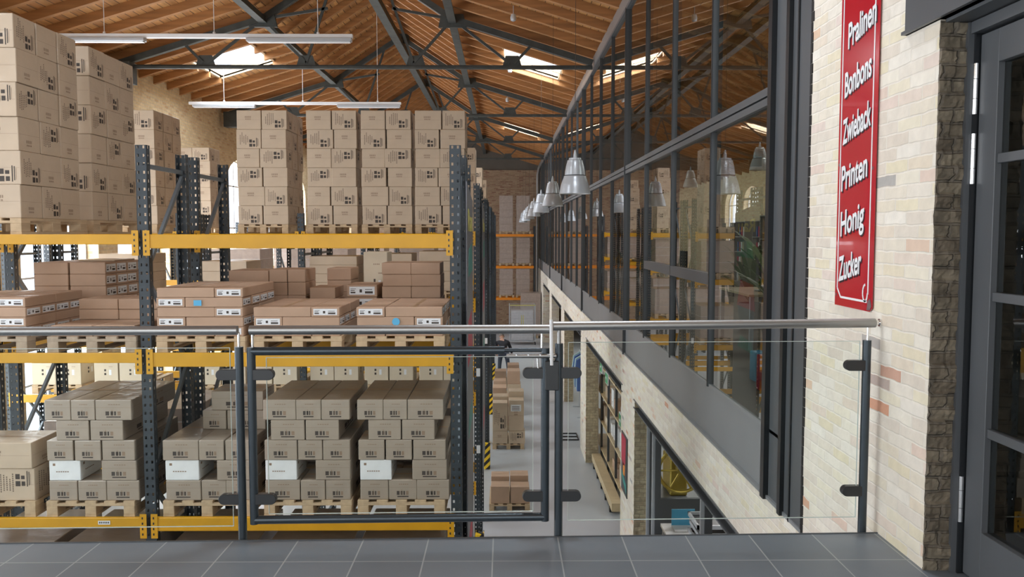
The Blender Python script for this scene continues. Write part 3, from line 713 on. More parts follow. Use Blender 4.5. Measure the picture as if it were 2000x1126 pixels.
post('handrail_pin', R2, 0.277, 0.98, 1.065, 0.010, 'stainless', ox, oy); post('handrail_pin', R2, 1.865, 1.0, 1.07, 0.006, 'chrome', ox, oy)
for z in (0.84, 0.205): clamp(R2, 0.277, z, 1, ox, oy)
for z in (0.87, 0.215): clamp(R2, 1.862, z, -1, ox, oy)
pane_('glass_pane', R2, 0.325, 1.825, 0.075, 0.995, ox, oy)

# ------------------------------------------------------------ pallet racks
UPR = {}
def upright_mesh(h):
    """perforated C section, open to the inside (+X side flanges); origin at the foot"""
    if h in UPR: return UPR[h]
    k = MB(); w, d, t = 0.10, 0.075, 0.004; p = 0.075
    def perf(axis, c, a0, a1, z0, z1):
        # plate at constant 'c' with one row of holes along its middle
        m_ = (a0 + a1) / 2; hw = 0.009
        def pl(u0, u1, za, zb_):
            if axis == 'y': k.box(u0, u1, c, c + t, za, zb_, 'rack')
            else: k.box(c, c + t, u0, u1, za, zb_, 'rack')
        pl(a0, m_ - hw, z0, z1); pl(m_ + hw, a1, z0, z1)
        z = z0
        while z < z1:
            pl(m_ - hw, m_ + hw, z, min(z + p - 0.026, z1)); z += p
    perf('y', 0, -w / 2, 0, 0, h); perf('y', 0, 0, w / 2, 0, h)
    perf('x', -w / 2, 0, d, 0, h); perf('x', w / 2 - t, 0, d, 0, h)
    UPR[h] = k.mesh('upright'); return UPR[h]
BEAM = {}
def beam_mesh(L_, hh, m):
    key = (round(L_, 3), hh, m)
    if key in BEAM: return BEAM[key]
    k = MB(); k.box(0, L_, 0, 0.045, -hh, 0, m)
    me = k.mesh('beam', bevel=0.004); BEAM[key] = me; return me
km = MB(); km.box(-0.03, 0.03, -0.006, 0, -0.19, 0.035, 'yellow')
for z in (-0.15, -0.10, -0.05, 0.0): km.box(-0.012, 0.0, -0.008, -0.005, z - 0.012, z + 0.008, 'black')
CONN = km.mesh('connector')
BR = {}
XU = [-7.95, -5.17, -3.24, -0.44]
def rack(Y, D, levels, top, label, xu=XU, bm='yellow', short=(0.09, 0.125), conn=True, full=True, base=FZ, inner=None):
    r = empty('pallet_rack', (xu[0], Y, base), label, 'pallet rack', None)
    h = top - base
    ox = xu[0]
    for x in xu:
        me = upright_mesh(round((inner if inner and x != xu[-1] else top) - base, 2))
        link('upright', me, r, (x - ox, 0, 0))
        o = link('upright', me, r, (x - ox, D, 0)); o.rotation_euler = (0, 0, PI)
    for x in xu:                                   # frame bracing
        k = MB(); z = 0.35; s = -1; hb = (inner if inner and x != xu[-1] else top) - base
        k.bar((0, 0.05, z), (0, D - 0.05, z), 0.03, 0.04, 'brace')
        while z + 0.95 < hb:
            a, b_ = (0.05, D - 0.05) if s > 0 else (D - 0.05, 0.05)
            k.bar((0, a, z), (0, b_, z + 0.9), 0.03, 0.04, 'brace'); z += 0.95; s = -s
        k.bar((0, 0.05, z), (0, D - 0.05, z), 0.03, 0.04, 'brace')
        k.build('brace', r, (x - ox, 0, 0))
    for zl in levels:
        for j in range(len(xu) - 1):
            a, b_ = xu[j] + 0.05, xu[j + 1] - 0.05
            hh = short[0] if (b_ - a) < 2.2 else short[1]
            for yy, rot in ((-0.05, 0), (D + 0.05, PI)):
                if rot: o = link('beam', beam_mesh(b_ - a, hh, bm), r, (b_ - ox, yy, zl - base)); o.rotation_euler = (0, 0, PI)
                else:
                    o = link('beam', beam_mesh(b_ - a, hh, bm), r, (a - ox, yy, zl - base))
                    if conn:
                        link('connector', CONN, o, (0.0, 0.0, 0)); link('connector', CONN, o, (b_ - a, 0.0, 0))
    return r
LV = [-2.5, -1.04, 0.47, 1.535]
rack(7.62, 1.0, LV, 2.33, 'front pallet rack facing the gallery, with amber beams and perforated posts')
rack(8.87, 1.0, LV, 2.33, 'pallet rack back to back behind the front rack')
rows = [('second', 13.5), ('third', 19.4), ('fourth', 25.3), ('fifth', 31.2), ('sixth', 37.1)]
for nm, Y in rows:
    rack(Y, 1.0, LV, 2.33, 'front rack of the %s double rack row across the hall' % nm, inner=1.86)
    rack(Y + 1.25, 1.0, LV, 2.33, 'rear rack of the %s double rack row across the hall' % nm, inner=1.86)
rack(45.0, 1.0, [-1.91, -0.22, 1.47], 1.9, 'pallet rack with orange beams against the back wall', xu=[-3.3, -0.5, 1.62], bm='orange', short=(0.13, 0.13), conn=False)

# ------------------------------------------------------------ pallets and cartons
PAL = {}
def pallet_proto(m):
    if m in PAL: return PAL[m]
    k = MB()
    for x in (0.0, 0.175, 0.35, 0.525, 0.70):
        k.box(x, x + 0.10 if x not in (0, 0.35, 0.70) else x + 0.10, 0, 1.2, 0.122, 0.144, m)
    for y in (0, 0.5275, 1.055): k.box(0, 0.8, y, y + 0.145, 0.1, 0.122, m)
    deck = k.mesh('deck')
    k = MB(); k.box(0, 0.1, 0, 0.145, 0.022, 0.1, m); blk = k.mesh('block', bevel=0.003)
    k = MB(); k.box(0, 0.1, 0, 1.2, 0, 0.022, m); run = k.mesh('runner')
    k = MB(); k.v = []; 
    for x in (0.0, 0.175, 0.35, 0.525, 0.70): k.box(x, x + 0.10, 0, 1.2, 0.122, 0.144, m)
    for y in (0, 0.5275, 1.055):
        k.box(0, 0.8, y, y + 0.145, 0.1, 0.122, m)
        for x in (0, 0.35, 0.7): k.box(x, x + 0.1, y, y + 0.145, 0.022, 0.1, m)
    for x in (0, 0.35, 0.7): k.box(x, x + 0.1, 0, 1.2, 0, 0.022, m)
    PAL[m] = (deck, blk, run, k.mesh('pallet')); return PAL[m]
def pallet(x, y, z, label, parts=True, m='wood', group=None):
    z += 0.001
    deck, blk, run, whole = pallet_proto(m)
    if not parts: return link('pallet', whole, None, (x, y, z), label=label, cat='pallet', group=group)
    p = empty('pallet', (x, y, z), label, 'pallet', group)
    link('deck', deck, p)
    for xx in (0, 0.35, 0.7):
        link('runner', run, p, (xx, 0, 0))
        for yy in (0, 0.5275, 1.055): link('block', blk, p, (xx, yy, 0))
    return p

CM = {}
def carton_mesh(w, d, h, style, m):
    key = (round(w, 3), round(d, 3), round(h, 3), style, m)
    if key in CM: return CM[key]
    bx = MB(); bx.box(0, w, 0, d, 0, h, m)
    me0 = bx.mesh('c', bevel=0.005)
    k = MB(); k.mats = [m]
    k.v = [tuple(v.co) for v in me0.vertices]; k.f = [tuple(p.vertices) for p in me0.polygons]; k.mi = [0] * len(k.f)
    e = 0.0008
    faces = [((0, 0, 0), (1, 0, 0), w, (0, -1, 0)), ((w, 0, 0), (0, 1, 0), d, (1, 0, 0)), ((w, d, 0), (-1, 0, 0), w, (0, 1, 0)), ((0, d, 0), (0, -1, 0), d, (-1, 0, 0))]
    r = random.Random(hash(key) % 9999 if False else int(w * 1000 + d * 977 + h * 311) + len(style) * 7 + ord(style[0]))
    def q(fi, u0, u1, v0, v1, mt):
        o, ax, L_, n_ = faces[fi]; o = Vector(o) + Vector(n_) * e; ax = Vector(ax)
        pts = [o + ax * (u0 * L_) + Vector((0, 0, v0 * h)), o + ax * (u1 * L_) + Vector((0, 0, v0 * h)), o + ax * (u1 * L_) + Vector((0, 0, v1 * h)), o + ax * (u0 * L_) + Vector((0, 0, v1 * h))]
        k.face(pts, mt)
    for fi in range(4):
        if style in ('A', 'D'):
            q(fi, 0.03, 0.97, 0.5 - 0.004, 0.5 + 0.002, 'ink_soft')
            up = 0 if style == 'A' else 0.36
            q(fi, 0.52, 0.64, 0.09 + up, 0.25 + up, 'ink'); q(fi, 0.52, 0.63, 0.31 + up, 0.47 + up, 'ink'); q(fi, 0.67, 0.76, 0.10 + up, 0.24 + up, 'ink'); q(fi, 0.66, 0.75, 0.31 + up, 0.42 + up, 'ink')
            q(fi, 0.80, 0.825, 0.08 + up, 0.56 + up, 'ink'); q(fi, 0.85, 0.87, 0.12 + up, 0.54 + up, 'ink'); q(fi, 0.89, 0.90, 0.14 + up, 0.48 + up, 'ink_soft')
            for j in range(5):
                u = 0.14 + j * 0.075; a = r.uniform(0.2, 0.35); b_ = r.uniform(0.62, 0.9)
                z = a
                while z < b_:
                    q(fi, u, u + 0.03, z, z + 0.045, 'ink_mid'); z += 0.065
        elif style == 'B':
            y_ = 0.25 if (fi % 2) else 0.6
            for j in range(6): q(fi, 0.34 + j * 0.045, 0.365 + j * 0.045, y_, y_ + 0.09, 'ink_soft')
            for j in range(4): q(fi, 0.36 + j * 0.06, 0.40 + j * 0.06, y_ - 0.09, y_ - 0.04, 'ink_soft')
            q(fi, 0.03, 0.97, 0.5 - 0.004, 0.5 + 0.002, 'ink_soft')
        elif style == 'C':
            for j, (u, ww) in enumerate(((0.28, 0.10), (0.42, 0.07), (0.52, 0.05), (0.61, 0.09))):
                q(fi, u, u + ww, 0.24, 0.44, 'ink' if j < 3 else 'ink_soft')
            q(fi, 0.30, 0.70, 0.13, 0.19, 'ink')
            for j in range(5): q(fi, 0.36 + j * 0.07, 0.41 + j * 0.07, 0.76, 0.80, 'ink_soft')
            q(fi, 0.45, 0.47, 0.24, 0.52, 'ink_soft')
            q(fi, 0.02, 0.98, 0.62, 0.63, 'ink_soft')
        elif style == 'L' and fi % 2 == 0 or style == 'S' and fi % 2 == 0:
            q(fi, 0.08, 0.92, 0.18, 0.84, 'paper')
            k2 = 2 * e
            for (u0, u1, v0, v1) in ((0.12, 0.28, 0.3, 0.42), (0.12, 0.26, 0.5, 0.56), (0.12, 0.30, 0.64, 0.68), (0.42, 0.50, 0.36, 0.62), (0.60, 0.86, 0.28, 0.46), (0.60, 0.84, 0.58, 0.63)):
                o, ax, L_, n_ = faces[fi]; o = Vector(o) + Vector(n_) * k2; ax = Vector(ax)
                k.face([o + ax * (u0 * L_) + Vector((0, 0, v0 * h)), o + ax * (u1 * L_) + Vector((0, 0, v0 * h)), o + ax * (u1 * L_) + Vector((0, 0, v1 * h)), o + ax * (u0 * L_) + Vector((0, 0, v1 * h))], 'ink')
        elif style == 'W':
            q(fi, 0.12, 0.20, 0.74, 0.86, 'ink_soft')
            for j in range(6): q(fi, 0.22 + j * 0.07, 0.27 + j * 0.07, 0.42, 0.47, 'ink_soft')
        if style in ('M',):
            q(fi, 0.42, 0.5, 0.5, 0.58, 'ink'); q(fi, 0.42, 0.5, 0.36, 0.44, 'ink'); q(fi, 0.62, 0.72, 0.36, 0.56, 'paper')
            for j in range(4): q(fi, 0.62 + j * 0.04, 0.645 + j * 0.04, 0.66, 0.68, 'ink_soft'); q(fi, 0.42 + j * 0.07, 0.46 + j * 0.07, 0.8, 0.82, 'ink_soft')
    # tape along the top
    k.face([(w * 0.04, d / 2 - 0.02, h + e), (w * 0.96, d / 2 - 0.02, h + e), (w * 0.96, d / 2 + 0.02, h + e), (w * 0.04, d / 2 + 0.02, h + e)], 'tape')
    me = bpy.data.meshes.new('carton'); me.from_pydata(k.v, [], k.f); me.update()
    for m_ in k.mats: me.materials.append(M[m_])
    me.polygons.foreach_set('material_index', k.mi)
    CM[key] = me; return me
jr = random.Random(11)
NCARTON = [0]
def carton(x0, y0, z0, w, d, h, style, label, group, m='carton', name='carton', cat='carton', jit=0.006, rz=None, gap=0.004):
    me = carton_mesh(w - gap, d - gap, h - 0.002, style, m)
    a = jr.uniform(-0.008, 0.008) if rz is None else rz
    if d > 0.6: a *= 0.15; jit *= 0.3
    NCARTON[0] += 1
    return link(name, me, None, (x0 + gap / 2 + jr.uniform(-jit, jit), y0 + gap / 2 + jr.uniform(-jit, jit), z0 + 0.001), a, label, cat, group)
ORD = ['bottom', 'second', 'third', 'fourth', 'fifth', 'sixth', 'seventh']
def lay(i, n): return 'top' if i == n - 1 else (ORD[i] if i else 'bottom')
COLN = {1: ['only'], 2: ['left', 'right'], 3: ['left', 'middle', 'right'], 4: ['leftmost', 'left-middle', 'right-middle', 'rightmost']}
ROWN = ['front', 'second', 'third', 'rear']

def tower(x, y, z, phrase, group, layers=6, rows=3, side=True, left=True, h=0.3, front_rows=1):
    """tall tower of square cartons: two across, three deep; hidden inner ones left out"""
    for i in range(layers):
        sp = (0.40, 0.405, 0.395, 0.37, 0.43)[(i * 2 + int(abs(x) * 10)) % 5]
        for rr in range(rows):
            for c in range(2):
                if rr >= front_rows and c == 0: continue
                if rr >= front_rows and not side: continue
                if c == 0 and not left: continue
                wx = sp if c == 0 else 0.8 - sp
                st = ('A', 'B', 'D', 'B', 'A', 'B')[(i + c + rr) % 2 * 1 + (0 if (i // 2) % 2 == 0 else 2)] if True else 'A'
                carton(x + (0 if c == 0 else sp), y + rr * 0.362, z + i * h, wx, 0.362, h, st,
                       '%s carton, %s column, %s row, %s' % (lay(i, layers) + ' layer', COLN[2][c], ROWN[rr], phrase), group, jit=0.009, gap=0.014)
Z1 = 1.535; P = 0.144
def load(x, y, zb, phrase, plabel, group, **kw):
    pallet(x, y, zb, plabel, parts=(y < 16), group=None)
    tower(x, y + 0.01, zb + P, phrase, group, **kw)
# top level, front and second row, left bay
load(-5.11, 7.60, Z1, 'tower nearest left frame edge', 'wooden pallet under the tall carton tower at far left, top level', 'cartons in the tall left towers', layers=6)
load(-5.11, 8.93, Z1, 'tower just behind the nearest one', 'wooden pallet under the second tall tower at far left, top level', 'cartons in the tall left towers', layers=6)
load(-6.32, 13.52, Z1, 'tower left of perforated post', 'wooden pallet under the pale tower behind the left posts', 'cartons in the second row towers', layers=6)
nmB = ['first of the four facing towers', 'second of the four facing towers', 'third of the four facing towers', 'fourth of the four facing towers']
for i, xx in enumerate((-4.24, -3.14, -2.27, -1.42)):
    load(xx, 13.52, Z1, nmB[i], 'pallet under the %s' % nmB[i], 'cartons in the four towers facing the gallery', layers=6, side=(i in (0, 3)) or True, rows=3 if i in (0, 3) else 2)
load(-7.50, 19.42, Z1, 'short tower before left window', 'pallet under the small tower before the left window', 'cartons in the third row', layers=6, rows=2)
for nm, Y in rows[1:4]:
    load(-1.45, Y + 0.02, Z1, 'right end tower of %s rack row' % nm, 'pallet at the aisle end of the %s rack row, top level' % nm, 'cartons at the aisle ends', layers=6, rows=2, left=False)

# bottom visible level of the front rack: film-wrapped stacks
H5 = 0.186
def low_stack(x, y, z, rowsdef, phrase, group, topd=3):
    n = len(rowsdef)
    for i, row in enumerate(rowsdef):
        cn = COLN[3] if len(row) == 3 else COLN[2]
        for j, (a, b_, st) in enumerate(row):
            for rr in range(1):
                white = st == 'W'
                carton(x + a, y + rr * 0.38, z + i * H5, b_ - a, 1.03 if not white and (i == n - 1 or j == len(row) - 1) else 0.40, H5, st,
                       ('white printed carton above the bottom layer, ' + phrase) if white else '%s layer wide carton, %s of its row, %s' % (lay(i, n), cn[j], phrase),
                       None if white else group, m='carton_white' if white else 'carton_grey', cat='carton', jit=0.004)
rA = [[(0.02, 0.28, 'C'), (0.28, 0.54, 'C'), (0.54, 0.84, 'C')], [(0.02, 0.31, 'W'), (0.50, 0.82, 'C')], [(0.01, 0.25, 'C'), (0.26, 0.50, 'C'), (0.51, 0.81, 'C')],
      [(0.10, 0.40, 'C'), (0.41, 0.71, 'C')], [(0.0, 0.24, 'C'), (0.24, 0.46, 'C'), (0.46, 0.79, 'C')]]
rB = [[(0.01, 0.33, 'C'), (0.335, 0.56, 'C'), (0.56, 0.79, 'C')], [(0.01, 0.30, 'W'), (0.47, 0.79, 'C')], [(0.01, 0.31, 'C'), (0.315, 0.54, 'C'), (0.54, 0.79, 'C')],
      [(0.07, 0.38, 'C'), (0.385, 0.69, 'C')], [(0.0, 0.30, 'C'), (0.30, 0.53, 'C'), (0.53, 0.79, 'C')]]
rC = [[(0.02, 0.34, 'C'), (0.34, 0.57, 'C'), (0.57, 0.82, 'C')], [(0.02, 0.33, 'W'), (0.49, 0.82, 'C')], [(0.0, 0.33, 'C'), (0.33, 0.56, 'C'), (0.57, 0.81, 'C')]]
Z3 = -1.04
low = [(-4.18, rA, 'stack left of the front post', 'pallet under the stack left of the front rack post, lowest shelf'),
       (-3.12, rC, 'stack right of the front post', 'pallet under the lower stack right of the front rack post'),
       (-2.20, rB, 'stack seen through gate glass left', 'pallet under the stack seen through the left half of the gate'),
       (-1.345, rA, 'stack seen through gate glass right', 'pallet under the stack seen through the middle of the gate')]
for x, rd, ph, pl in low:
    pallet(x, 7.60, Z3, pl, m='wood'); low_stack(x, 7.62, Z3 + P, rd, ph, 'film wrapped cartons on the lowest visible shelf')
for j, (a, b_, zz) in enumerate(((0.22, 0.45, 0), (0.45, 0.82, 0), (0.3, 0.8, 1))):
    carton(-3.12 + a, 8.05, Z3 + P + 3 * H5 + zz * H5, b_ - a, 0.4, H5, 'C', ['set-back carton on top of stack right of front post, left one', 'set-back carton on top of stack right of front post, right one', 'topmost set-back carton of stack right of front post'][j], 'film wrapped cartons on the lowest visible shelf', m='carton_grey')
pallet(-5.08, 7.60, Z3, 'pallet at the lower left edge of the view, lowest shelf')
for j, (a, b_, z_) in enumerate(((0.0, 0.40, 0), (0.42, 0.79, 0), (0.1, 0.78, 1))):
    carton(-5.08 + a, 7.62, Z3 + P + (0.30 * z_), b_ - a, 0.5, 0.30 if z_ == 0 else 0.24, 'D' if z_ == 0 else 'B', ['big carton at lower left edge, bottom layer, left', 'big carton at lower left edge, bottom layer, right', 'big plain carton on top at lower left edge'][j], None)
# middle level: flat cartons laid in a pinwheel
FHH = 0.088
def flat(x, y, z, along_x, label, group, st='L', m='carton_red', w=0.26, l=0.52, h=FHH, rz=0):
    me = carton_mesh(w - 0.005, l - 0.005, h - 0.002, st, m)
    NCARTON[0] += 1
    if along_x:
        o = link('flat_carton', me, None, (x + l + jr.uniform(-0.006, 0.006), y + 0.003, z + 0.001), PI / 2 + jr.uniform(-0.004, 0.004), label, 'flat carton', group)
    else:
        o = link('flat_carton', me, None, (x + 0.003 + jr.uniform(-0.004, 0.004), y + 0.003 + jr.uniform(-0.006, 0.006), z + 0.001), jr.uniform(-0.006, 0.006), label, 'flat carton', group)
    return o
def pinwheel(x, y, z, n, phrase, group, first=0, h=FHH, m='carton_red'):
    for i in range(n):
        top = (i == n - 1)
        for j in range(4):          # boxes lying along X
            if (i + first) % 2 == 0: xx = x
            else: xx = x + 0.262
            if j and not top and (i + first) % 2 == 0: continue
            flat(xx, y + 0.262 * j, z + i * h, True, '%s flat carton lying crosswise, %s row, %s' % (lay(i, n), ROWN[j], phrase), group, h=h, m=m)
        for j in range(2):
            xx = x + 0.524 if (i + first) % 2 == 0 else x
            if j and not top and (i + first) % 2: continue
            flat(xx, y + 0.524 * j, z + i * h, False, '%s flat carton lying lengthwise, %s row, %s' % (lay(i, n), ROWN[j], phrase), group, h=h, m=m)
Z2 = 0.47
for x, n, ph, pl, fi in ((-5.10, 4, 'middle shelf, stack at left edge', 'pallet on the middle shelf at the left edge', 1),
                         (-3.14, 5, 'middle shelf, stack right of post', 'pallet on the middle shelf right of the front post', 0),
                         (-2.27, 3, 'middle shelf, second of right bay', 'pallet on the middle shelf, second in the right bay', 0),
                         (-1.34, 3, 'middle shelf, third of right bay', 'pallet on the middle shelf, third in the right bay', 1)):
    pallet(x, 7.60, Z2, pl, m='wood' if x > -4 else 'wood_grey')
    pinwheel(x, 7.62, Z2 + P, n, ph, 'flat cartons on the middle shelf', first=fi)
k = MB(); k.box(0, 0.07, -0.001, 0.0, 0, 0.05, 'blue'); 
k.build('blue_sticker', None, (-2.80, 7.612, Z2 + P + 3 * FHH + 0.015), label='square blue sticker on a flat carton right of the post', cat='sticker')
k = MB(); k.ext([(0.035 * math.cos(t * PI / 8), 0, 0.035 * math.sin(t * PI / 8)) for t in range(16)], (0, 0.001, 0), 'blue')
k.build('blue_sticker', None, (-0.98, 7.610, Z2 + P + 1 * FHH + 0.045), label='round blue sticker on a flat carton at the right end', cat='sticker')
pallet(-4.12, 7.60, Z2, 'pallet on the middle shelf just left of the front post', m='wood_grey')
for j in range(2):
    for i in range(3):
        flat(-4.10 + 0.38 * j, 7.62 + 0.0, Z2 + P + 0.0, False, 'lowest flat carton left of front post, %s' % COLN[2][j], 'flat cartons left of the post', w=0.38, l=0.5, h=0.1) if i == 0 else None
        flat(-4.10 + 0.38 * j, 8.14, Z2 + P + i * 0.1, False, '%s set-back flat carton left of front post, %s' % (lay(i, 3), COLN[2][j]), 'flat cartons left of the post', st='P', w=0.38, l=0.5, h=0.1)
# rear rack, middle level: brown cartons in uneven piles
for i in range(5):
    carton(-4.95, 8.92, Z2 + P + i * 0.125, 0.36, 1.04, 0.125, 'P', '%s long plain carton on the left bay rear pile' % lay(i, 5), 'brown cartons on the rear middle shelf', m='carton_red')
    for j in range(4):
        flat(-4.58, 8.92 + 0.26 * j, Z2 + P + i * 0.125, True, '%s labelled carton, %s row, right side of left bay rear pile' % (lay(i, 5), ROWN[j]), 'labelled cartons on the left rear pile', w=0.26, l=0.38, h=0.125)
pile = [(-2.90, 0.42, 8.9, 0.5, 4, 0.135, 'pile above the labelled flat cartons', 'P', 1), (-2.47, 0.38, 8.9, 0.5, 4, 0.138, 'pile beside the one above labelled cartons', 'P', 2),
        (-2.05, 0.27, 8.9, 0.5, 3, 0.12, 'low pile in the middle of the bay', 'P', 1), (-1.98, 0.27, 9.45, 0.5, 4, 0.135, 'pile behind the low middle pile', 'P', 1),
        (-1.66, 0.32, 8.9, 0.5, 3, 0.13, 'pile left of the tallest rear pile', 'S', 1), (-1.29, 0.62, 8.9, 0.55, 5, 0.124, 'tallest rear pile at right end', 'P', 2)]
for (x, w, y, d, n, h, ph, st, nc) in pile:
    for i in range(n):
        for c in range(nc):
            carton(x + c * w / nc, y, Z2 + P + i * h, w / nc, d, h, 'L' if st == 'L' and c else ('P' if st == 'L' else st), '%s carton%s of the %s' % (lay(i, n), (', ' + COLN[2][c]) if nc == 2 else '', ph), 'brown cartons on the rear middle shelf', m='carton_red')
for x, ph in ((-4.95, 'left bay'), (-2.9, 'below two brown piles'), (-2.15, 'below the middle piles'), (-1.32, 'below the tallest pile')):
    pallet(x, 8.88, Z2, 'pallet on the rear middle shelf, ' + ph, parts=False, m='wood_grey')
carton(-1.58, 9.5, Z2 + P, 0.27, 0.4, 0.72, 'M', 'cream upright carton with printed marks behind the brown piles', None, m='carton_cream')
carton(-4.62, 9.2, Z2 + P + 5 * 0.125, 0.4, 0.5, 0.02, 'P', 'thin sheet of cardboard on the left rear pile', None, m='carton')

# second row, lower levels: cream cartons seen through the front rack
for (x, n, ph) in ((-7.6, 1, 'far left'), (-6.6, 1, 'left'), (-4.96, 1, 'left of centre'), (-4.13, 1, 'centre left'), (-3.14, 1, 'centre'), (-2.26, 1, 'centre right'), (-1.38, 1, 'right')):
    pallet(x, 13.52, Z3, 'pallet on the second row lower shelf, ' + ph, parts=False)
    for i in range(n):
        for c in range(2):
            carton(x + 0.4 * c, 13.54, Z3 + P + i * 0.44, 0.385, 0.55, 0.44, 'M', 'pale carton, %s one of its pallet, second row lower shelf, %s' % (COLN[2][c], ph), 'pale cartons on the second row lower shelf', m='carton_cream')
for (x, n, ph, h) in ((-7.5, 3, 'far left', 0.15), (-6.5, 4, 'left', 0.15), (-4.9, 3, 'left of centre', 0.16), (-3.14, 4, 'centre', 0.14), (-2.26, 3, 'centre right', 0.2), (-1.38, 4, 'right', 0.16)):
    pallet(x, 13.52, Z2, 'pallet on the second row middle shelf, ' + ph, parts=False)
    for i in range(n):
        for c in range(1):
            carton(x + 0.02, 13.54, Z2 + P + i * h, 0.76, 0.8, h, 'P', '%s broad brown carton, second row middle shelf, %s' % (lay(i, n), ph), 'brown cartons on the second row middle shelf', m='carton')
# aisle ends of the deeper rows, lower levels: wrapped loads
def wrapped(x, y, z, w, d, h, label, group=None, m='film', layers=5, core='film_white'):
    k = MB(); r = random.Random(int(x * 100 + y * 10 + z))
    for i in range(layers):
        a = r.uniform(-0.01, 0.01)
        k.box(a, w + a, r.uniform(-0.008, 0.008), d, i * h / layers + 0.003, (i + 1) * h / layers - 0.003, m)
    k.box(0.01, w - 0.01, 0.01, d - 0.01, 0, h - 0.01, core)
    return k.build('wrapped_load', None, (x, y, z + 0.002), bevel=0.006, label=label, cat='wrapped load', group=group)
for nm, Y in rows:
    for zl, ph in ((Z2, 'middle'), (Z3, 'lower')):
        if Y < 15: continue
        for xi, xp in ((-1.42, 'end'), (-2.4, 'second')):
            pallet(xi, Y + 0.02, zl, 'pallet, %s shelf of the %s rack row, %s bay place' % (ph, nm, xp), parts=False)
            wrapped(xi, Y + 0.05, zl + P, 0.8, 1.1, 0.75, 'wrapped load, %s shelf of the %s rack row, %s bay place' % (ph, nm, xp), 'wrapped loads in the deep rows', layers=3)
        for xi, xp in ((-4.9, 'middle bay'), (-6.9, 'left bay')):
            wrapped(xi, Y + 0.05, zl + 0.002, 1.3, 1.1, 0.7, 'wrapped load, %s shelf of the %s rack row, %s' % (ph, nm, xp), 'wrapped loads in the deep rows', layers=3)
# one level down and on the rear rack: loads in film
for (x, ph) in ((-5.0, 'left edge'), (-4.1, 'left of post'), (-3.1, 'right of post'), (-2.2, 'under the gate'), (-1.35, 'right end')):
    pallet(x, 7.60, -2.5, 'pallet one level below the lowest visible shelf, ' + ph, parts=False, m='wood_grey')
    wrapped(x, 7.62, -2.5 + P, 0.78, 1.1, 1.02, 'load one level below the lowest visible shelf, ' + ph, 'loads one level down', layers=4, m='carton_grey', core='carton_grey')
for i, (x, ph) in enumerate(((-4.9, 'behind the lower left cartons'), (-4.09, 'behind stack left of front post'), (-3.1, 'behind stack right of front post'), (-2.2, 'behind gate stacks, left'), (-1.35, 'behind gate stacks, right'))):
    pallet(x, 8.88, Z3, 'pallet on the rear rack ' + ph, parts=False, m='wood_grey')
    wrapped(x, 8.9, Z3 + P, 0.78, 1.1, 0.45 if i in (0, 2) else 0.58, 'grey film-wrapped load on the rear rack ' + ph, 'film-wrapped loads on the rear rack', layers=4)
# end wall rack
for zl, hh, ph in ((1.47, 1.9, 'top'), (-0.22, 1.35, 'middle'), (-1.91, 1.4, 'lower')):
    for xx, cp in ((-0.28, 'left'), (0.62, 'right')):
        if ph == 'lower' and cp == 'right': pass
        pallet(xx, 45.0, zl, 'pallet on the orange back-wall rack, %s shelf, %s' % (ph, cp), parts=False)
        wrapped(xx + 0.02, 45.0, zl + P, 0.72, 1.1, hh, 'film-wrapped load on the orange back-wall rack, %s shelf, %s' % (ph, cp), None, layers=5, core='carton_grey')
wrapped(0.85, 43.4, FZ + P, 1.0, 1.1, 2.2, 'tall film-wrapped load standing on the floor behind the cage trolley', None, m='film', core='film')
pallet(0.95, 43.4, FZ, 'pallet under the tall wrapped load behind the cage trolley', parts=False)

# aisle loads
pallet(-0.30, 16.25, FZ, 'pallet on the aisle floor nearest the gallery')
for i, (a, b_, h, lb) in enumerate(((0.03, 0.03, 0.34, 'front left'), (0.42, 0.03, 0.33, 'front right'), (0.03, 0.45, 0.42, 'rear left'), (0.41, 0.44, 0.44, 'rear right'))):
    carton(-0.30 + a, 16.25 + b_, FZ + P, 0.37, 0.38, h, 'P', 'brown carton on the near aisle pallet, ' + lb, 'cartons on the near aisle pallet', m='carton_red', jit=0.0)
pallet(-0.30, 21.0, FZ, 'pallet on the aisle floor under tall cartons', parts=False)
for (a, b_, z_, w, d, h, st, lb) in ((0.0, 0, 0, 0.38, 0.4, 0.32, 'B', 'bottom front left'), (0.40, 0, 0, 0.42, 0.4, 0.32, 'D', 'bottom front right'), (0.0, 0.0, 0.32, 0.38, 0.4, 0.72, 'A', 'tall front left'),
                                     (0.41, 0.02, 0.32, 0.38, 0.4, 0.78, 'B', 'tall front right'), (0.0, 0.45, 0, 0.39, 0.4, 1.12, 'P', 'tall rear left'), (0.41, 0.45, 0, 0.39, 0.4, 1.25, 'P', 'tall rear right')):
    carton(-0.30 + a, 21.0 + b_, FZ + P + z_, w, d, h, st, 'brown carton on the second aisle pallet, ' + lb, None, m='carton', jit=0)
k = MB(); k.box(0, 0.26, -0.001, 0, 0, 0.17, 'paper')
for z in (0.03, 0.07, 0.11): k.box(0.03, 0.22, -0.002, -0.001, z, z + 0.015, 'ink')
k.build('shipping_label', None, (0.16, 21.018, FZ + P + 0.32 + 0.5), label='white shipping label on the tall right carton in the aisle', cat='label')
for pi, (Y, hs) in enumerate(((23.0, (1.05, 0.8)), (24.9, (0.9, 1.2)), (27.0, (0.85, 1.05)))):
    pn = ['third', 'fourth', 'fifth'][pi]
    pallet(-0.32, Y, FZ, 'pallet on the aisle floor, %s from the gallery' % pn, parts=False)
    for c in range(2):
        hh = hs[c]; n = 3
        for i in range(n):
            carton(-0.32 + 0.41 * c, Y + 0.02, FZ + P + i * hh / n, 0.38 + 0.02 * (i % 2), 0.55, hh / n, 'P', '%s brown carton, %s pile, %s aisle pallet' % (lay(i, n), COLN[2][c], pn), 'cartons on the farther aisle pallets', jit=0.01, m='carton' if i % 2 else 'carton_red')

